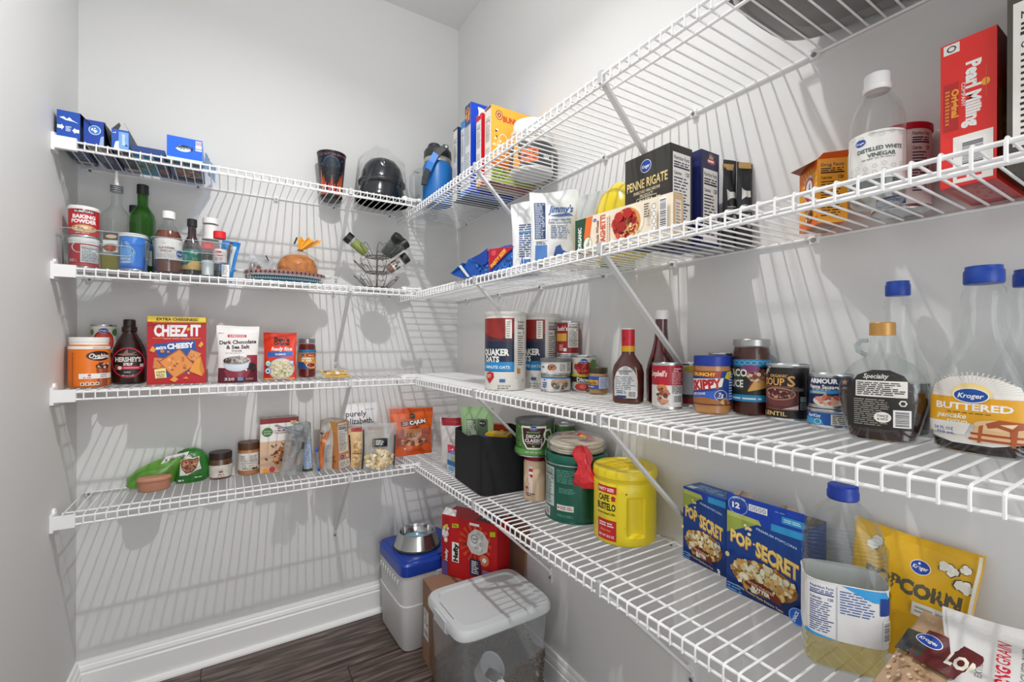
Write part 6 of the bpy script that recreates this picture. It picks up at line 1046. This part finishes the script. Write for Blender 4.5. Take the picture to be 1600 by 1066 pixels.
# popcorn kernels bag
pk = lambda cx, cy, s, sd: S(5, cx, cy, s * .8, s * .6, s * .62, ['3a3a34'], sd) + S(7, cx, cy, s * .7, s * .5, s * .55, ['efece2', 'e4e0d4'], sd)
pc = R(-78, 0, 78, 190, 'dcab1a') + T('POPCORN', 4, 112, 21, '5a5648', W=124, bold=.06) + E(-2, 142, 13, 11, '8a7a30') * 0 + KR(12, 146, 13, 11) + pk(-50, 160, 12, 1) + pk(44, 158, 13, 2) + pk(66, 140, 12, 3) + pk(62, 166, 9, 4) + R(10, 74, 56, 94, 'd8d6ce') + L(14, 78, 52, 90, 2, '9a9a92', 3) + L(-52, 84, -10, 92, 1, '5a5030', 3, .8) + pk(46, 46, 13, 5) + pk(20, 24, 13, 6) + pk(48, 22, 11, 7) + pk(-40, 40, 13, 8) + R(74, 0, 78, 190, 'd8d4c8') + L(-60, 60, -10, 70, 2, '6a5a20', 2)
pouch('popcorn_kernel_bag', 'yellow popcorn kernel bag standing behind the oil bottle', 'bag', (-.042, -1.775, z), -84, .16, .192, .045, M('dcab1a', .3, coat=.4, bump=.2, scale=30), front=pc, seed=81, wob=.0028, tilt=-7, roll=5)
br2 = R(-52, 0, 52, 180, 'b89878') + S(160, 0, 80, 50, 76, 3, ['cdb191', 'a88662', 'dcc6a8', 'b4946e'], 5) + R(-30, 96, 52, 150, '5e1f20') + R(-52, 100, -20, 140, '3a3a34') + KR(-22, 132, 15, 10) + T('LONG', 26, 122, 20, 'ece4d4', W=46, bold=.05) + R(-30, 10, 52, 40, '5e1f20') + KR(-26, 30, 14, 10) + T('GRAIN', 24, 25, 15, 'ece4d4', W=46)
pouch('rice_bag', 'brown rice bag with a maroon label in the front corner', 'bag', (-.267, -1.848, z + .016), -100, .11, .185, .04, M('b89878', .35, coat=.3, var=.2, scale=200), front=br2, seed=82, wob=.003, tilt=-60)
wr = R(-78, 0, 78, 210, 'dad8d6') + T('LONG', -32, 122, 13, 'cc2038', W=38, rot=82, bold=.04, shear=.2) + T('GRAIN', -27, 162, 13, 'cc2038', W=38, rot=82, bold=.01, shear=.2) + T('EXTRA', -52, 128, 7, '8a8a88', W=28, rot=82) + T('ENRICHED RICE', -10, 142, 8, '8a8a88', W=72, rot=82) + T('NET WT 2 LB', 22, 144, 9, '5a5a58', W=72, rot=82) + L(14, 186, 38, 202, 4, '9a9a98', 3) + E(-60, 84, 18, 15, 'd0141c') + RING(-30, 84, 14, 13, 4, '24242a')
pouch('rice_bag', 'white long grain rice bag with red sideways lettering at the frame corner', 'bag', (-.262, -1.972, z + .026), -75, .165, .215, .05, M('d8d6d4', .3, coat=.35, bump=.15, scale=30), front=wr, seed=83, wob=.003, tilt=-62)

# ================================================================== FLOOR
o = thing('cooler', 'white foam-textured cooler box with a blue lid in the corner', 'cooler', (-.262, -.21, 0), 2)
rc = [rrect(.128, .138, 8, .002), rrect(.133, .143, 8, .01), rrect(.14, .15, 8, .18), rrect(.137, .147, 8, .183), rrect(.14, .15, 8, .3)]
MB().loft(rc, 0, True).build('cooler_body', M('cfcfce', .6, var=.04, bump=.5, scale=160), o)
rc = [rrect(.142, .152, 9, .299), rrect(.144, .154, 9, .303), rrect(.143, .153, 9, .34), rrect(.137, .147, 9, .347), rrect(.122, .132, 9, .348), rrect(.12, .13, 9, .353), rrect(.001, .001, 2, .353)]
MB().loft(rc, 0, False).build('lid', M('0f3a9c', .38, coat=.2), o)
for k in range(8): MB().tube([(-.141, .11 - k * .028, .25), (-.1415, .102 - k * .028, .275), (-.1415, .094 - k * .028, .255), (-.141, .086 - k * .028, .278)], .0022, seg=5).build('mountain_relief', M('d4d4d3', .6), o)
MB().box(.0, .06, -.156, -.149, .25, .3).build('handle_mount', M('d0d0cf', .55), o, bevel=.003)
MB().tube([(.03, -.155, .29), (.06, -.162, .3), (.1, -.164, .312), (.13, -.158, .318)], .01, seg=8).build('handle', M('123f9c', .4), o)
o = thing('dog_bowl', 'stainless steel pet bowl holding a little water on the cooler lid', 'bowl', (-.285, -.215, .3535), 0)
SS = M('b9bbbb', .16, metal=.95)
MB().lathe([(.098, 0), (.1, .002), (.1, .006), (.096, .009)], seg=48).build('rubber_foot', M('2a2a2c', .6), o)
MB().lathe([(.096, .008), (.09, .02), (.078, .056), (.077, .061), (.073, .0625), (.07, .06), (.068, .05), (.062, .026), (.055, .02), (.001, .019)], seg=48).build('bowl', SS, o)
MB().lathe([(.0605, .027), (.0605, .0285), (.001, .0285)], seg=40).build('water', M('7fb4cc', .05, coat=.6), o)
o = thing('cardboard_box', 'closed brown cardboard box with a white shipping label', 'box', (-.19, -.505, 0), -2)
CB = M('94705a', .75, var=.08, scale=30)
MB().box(-.142, .142, -.1, .1, 0, .3).build('carton', CB, o)
MB().box(-.1432, -.142, -.022, .022, .0, .3).build('packing_tape', M('7a5a44', .35), o)
decal(o, 'shipping_label', R(-88, 90, -34, 200, 'e4e2de') + L(-84, 170, -38, 196, 4, '6a6a6a', 3) + L(-82, 140, -42, 165, 3, '8a8a8a', 2) + PG([(-56, 146), (-42, 156), (-44, 140)], '1c1c1e') + BC(-84, 96, -38, 126), lambda u, v, e: (-.1425 - e, -u - .0, v))
o = thing('trash_bag_box', 'red trash bag carton with sideways white lettering on the cardboard box', 'box', (-.145, -.485, .3005), -60)
hw, hd, hh = .125, .05, .235
m_ = MB().box(-hw, hw, -hd, hd, 0, hh); m_.build('carton', M('b8141c', .4), o)
hf = R(-125, 0, 125, 235, 'bd151d') + PG([(-125, 0), (-88, 0), (-88, 225), (-125, 225)], 'a81820') + R(-114, 130, -94, 190, 'd8d6d2') * 0 + S(14, -106, 170, 12, 26, 9, ['e4e2de', 'c8c6c4'], 3) + E(-106, 138, 10, 12, 'd8683c') + E(-106, 138, 7, 9, 'f0e8d8') + PG([(-112, 180), (-96, 184), (-96, 200), (-112, 196)], 'c8c020') + T('Hefty', -104, 80, 12, 'f0e8e8', W=50, rot=90, shear=.2, bold=.05) + PG([(-122, 0), (-96, 0), (-96, 50), (-122, 60)], '5a4a8a')
hf += R(-76, 60, -44, 136, 'f2f0ec') + R(-73, 63, -47, 133, '18181a') * 0 + RING(0, 0, 0, 0, 0, 'f2f0ec', 3) * 0 + T('Hefty', -60, 98, 21, '141416', W=70, rot=90, bold=.06) + PG([(-76, 190), (-44, 196), (-46, 210), (-76, 206)], 'c8c020') + L(-72, 196, -50, 204, 2, '2a2a1c', 4, .6)
for k in range(16):
    a = 2 * PI * k / 16; hf += PG([(30 + 30 * math.cos(a), 150 + 34 * math.sin(a)), (30 + 72 * math.cos(a + .1), 150 + 74 * math.sin(a + .1)), (30 + 72 * math.cos(a - .1), 150 + 74 * math.sin(a - .1))], 'd84a20')
hf += PG([(-6, 140), (0, 180), (30, 206), (64, 200), (90, 170), (84, 130), (50, 110), (14, 112)], 'd2d0cc') + S(22, 44, 156, 34, 32, 10, ['e8e6e2', 'b4b2ae', 'c8c6c2'], 6) + PG([(-6, 140), (-34, 156), (-22, 142), (-34, 122)], '8a2a1c') + E(28, 168, 15, 17, '4a6a8a') + E(28, 168, 12, 14, 'dcdad4') + T('ARM', 28, 168, 7, '2a4a6a', W=18) + E(72, 96, 22, 22, 'e0682c') + E(72, 96, 15, 15, 'f0ece0') + RING(72, 96, 14, 14, 4, 'b41c2a') + R(8, 30, 56, 92, '2a2c50') + L(16, 36, 48, 86, 7, 'e8e8f0', 4, .6) + R(64, 10, 120, 60, '8a7ab0') + PG([(96, 190), (120, 194), (120, 212), (96, 208)], 'c8c020') + L(6, 216, 56, 228, 1, 'f0ecec', 4, .8)
decal(o, 'front_print', hf, fflat(-hd))
flap(o, [(-.125, -.05, .235), (-.06, -.05, .235), (-.07, -.03, .252), (-.12, -.03, .256)], 'd8d4d0')
decal(o, 'top_print', R(20, -46, 120, 46, '8a141c') + R(30, -30, 110, 30, '26304c') + L(36, -20, 104, 20, 3, 'b8c0d0', 3), lambda u, v, e: (u, v, hh + e))
o = thing('flattened_carton', 'loose brown cardboard sheet leaning on the wall behind the red carton', 'cardboard', (-.012, -.48, .3), -90, None, -4)
MB().box(-.17, .15, -.004, .004, .001, .13).box(.02, .17, -.004, .004, .13, .3).build('sheet', M('8a6854', .8, var=.08), o)
# dog food container
o = thing('food_container', 'translucent dog food container with a grey latched lid', 'container', (-.237, -.755, 0), 0)
wc, dc = .165, .132
PL = G('eceef0', .1, haze=.2, gain=1.2)
MB().loft([rrect(wc * .84, dc * .84, 9, .003), rrect(wc * .86, dc * .86, 9, .01), rrect(wc * .96, dc * .96, 9, .325), rrect(wc * .985, dc * .985, 9, .33), rrect(wc * .985, dc * .985, 9, .342)], 0, True, caps=False).build('tub', PL, o)
MB().loft([rrect(wc * .84, dc * .84, 9, .001), rrect(wc * .84, dc * .84, 9, .004)], 0, False).build('tub_floor', G('d4d8dc', .1, haze=.4), o)
lm = M('c2c4c6', .45)
MB().loft([rrect(wc + .004, dc + .004, 7, .34), rrect(wc + .008, dc + .008, 7, .345), rrect(wc + .008, dc + .008, 7, .362), rrect(wc + .002, dc + .002, 7, .373), rrect(wc - .022, dc - .022, 8, .375), rrect(wc - .026, dc - .026, 8, .369), rrect(.001, .001, 2, .369)], 0, True).build('lid', lm, o)
MB().box(-wc - .0095, -wc + .012, -.05, .05, .326, .3725).build('latch', M('c8cacc', .45), o, bevel=.006)
MB().box(-wc + .0125, -wc + .0135, -.055, .05, .372, .3762).build('latch_seam', M('6a6c6e', .6), o)
MB().box(wc - .005, wc + .012, -.06, .06, .33, .366).build('hinge', lm, o, bevel=.004)
kb = thing('dog_food', 'heap of brown kibble inside the translucent container', 'dog food', (-.237, -.755, .006), 0)
kb['kind'] = 'stuff'
rnd = random.Random(5); mb = MB()
ck2 = MB().sup([(.002, .002, 0), (.0045, .0045, .0018), (.0045, .0045, .0036), (.002, .002, .0054)], seg=6)
for i in range(5200):
    x, y_ = rnd.uniform(-wc * .83, wc * .83), rnd.uniform(-dc * .83, dc * .83)
    hs = .15 + .06 * (x / wc * .5 + .5) + .02 * math.sin(y_ * 30)
    edge = max(abs(x) / (wc * .83), abs(y_) / (dc * .83))
    zz = hs - rnd.random() ** 2 * .02
    if rnd.random() < .62:
        if rnd.random() < .5: x = math.copysign(wc * .85, x if rnd.random() < .5 else -1)
        else: y_ = math.copysign(dc * .85, -1 if rnd.random() < .8 else 1)
        zz = rnd.uniform(0, .15 + .06 * (x / wc * .5 + .5) + .02 * math.sin(y_ * 30))
        sc_ = .86 + .1 * zz / .32; x *= sc_ / .86 * .985; y_ *= sc_ / .86 * .985
    mb.add([(x + v[0], y_ + v[1], zz + v[2]) for v in ck2.v], ck2.f, 0, True)
kbo = mb.build('kibble', M('5e5248', .8, var=.4, scale=70), kb); kbo['kind'] = 'stuff'
mb = MB().loft([rrect(wc * .8, dc * .8, 8, .002)] + [[(x, y_, zz * (.15 + .06 * (x / wc * .5 + .5) - .006)) for x, y_, _ in rrect(wc * (.8 + .03 * zz), dc * (.8 + .03 * zz), 8, 0)] for zz in (.5, 1)], 0, True)
mb.build('kibble_bulk', M('463d36', .9, var=.4, scale=90), kb)['kind'] = 'stuff'
o = thing('food_scoop', 'white plastic scoop lying on the kibble inside the container', 'scoop', (-.29, -.815, .168), 25, None, 40)
SCM = M('d2d4d6', .45)
MB().sup([(.03, .03, 0), (.034, .034, .004), (.042, .042, .055), (.044, .044, .058), (.041, .041, .056), (.032, .032, .006), (.001, .001, .005)], seg=32).build('cup', SCM, o)
MB().box(-.011, .011, -.085, -.036, .046, .056).build('handle', SCM, o, bevel=.003)
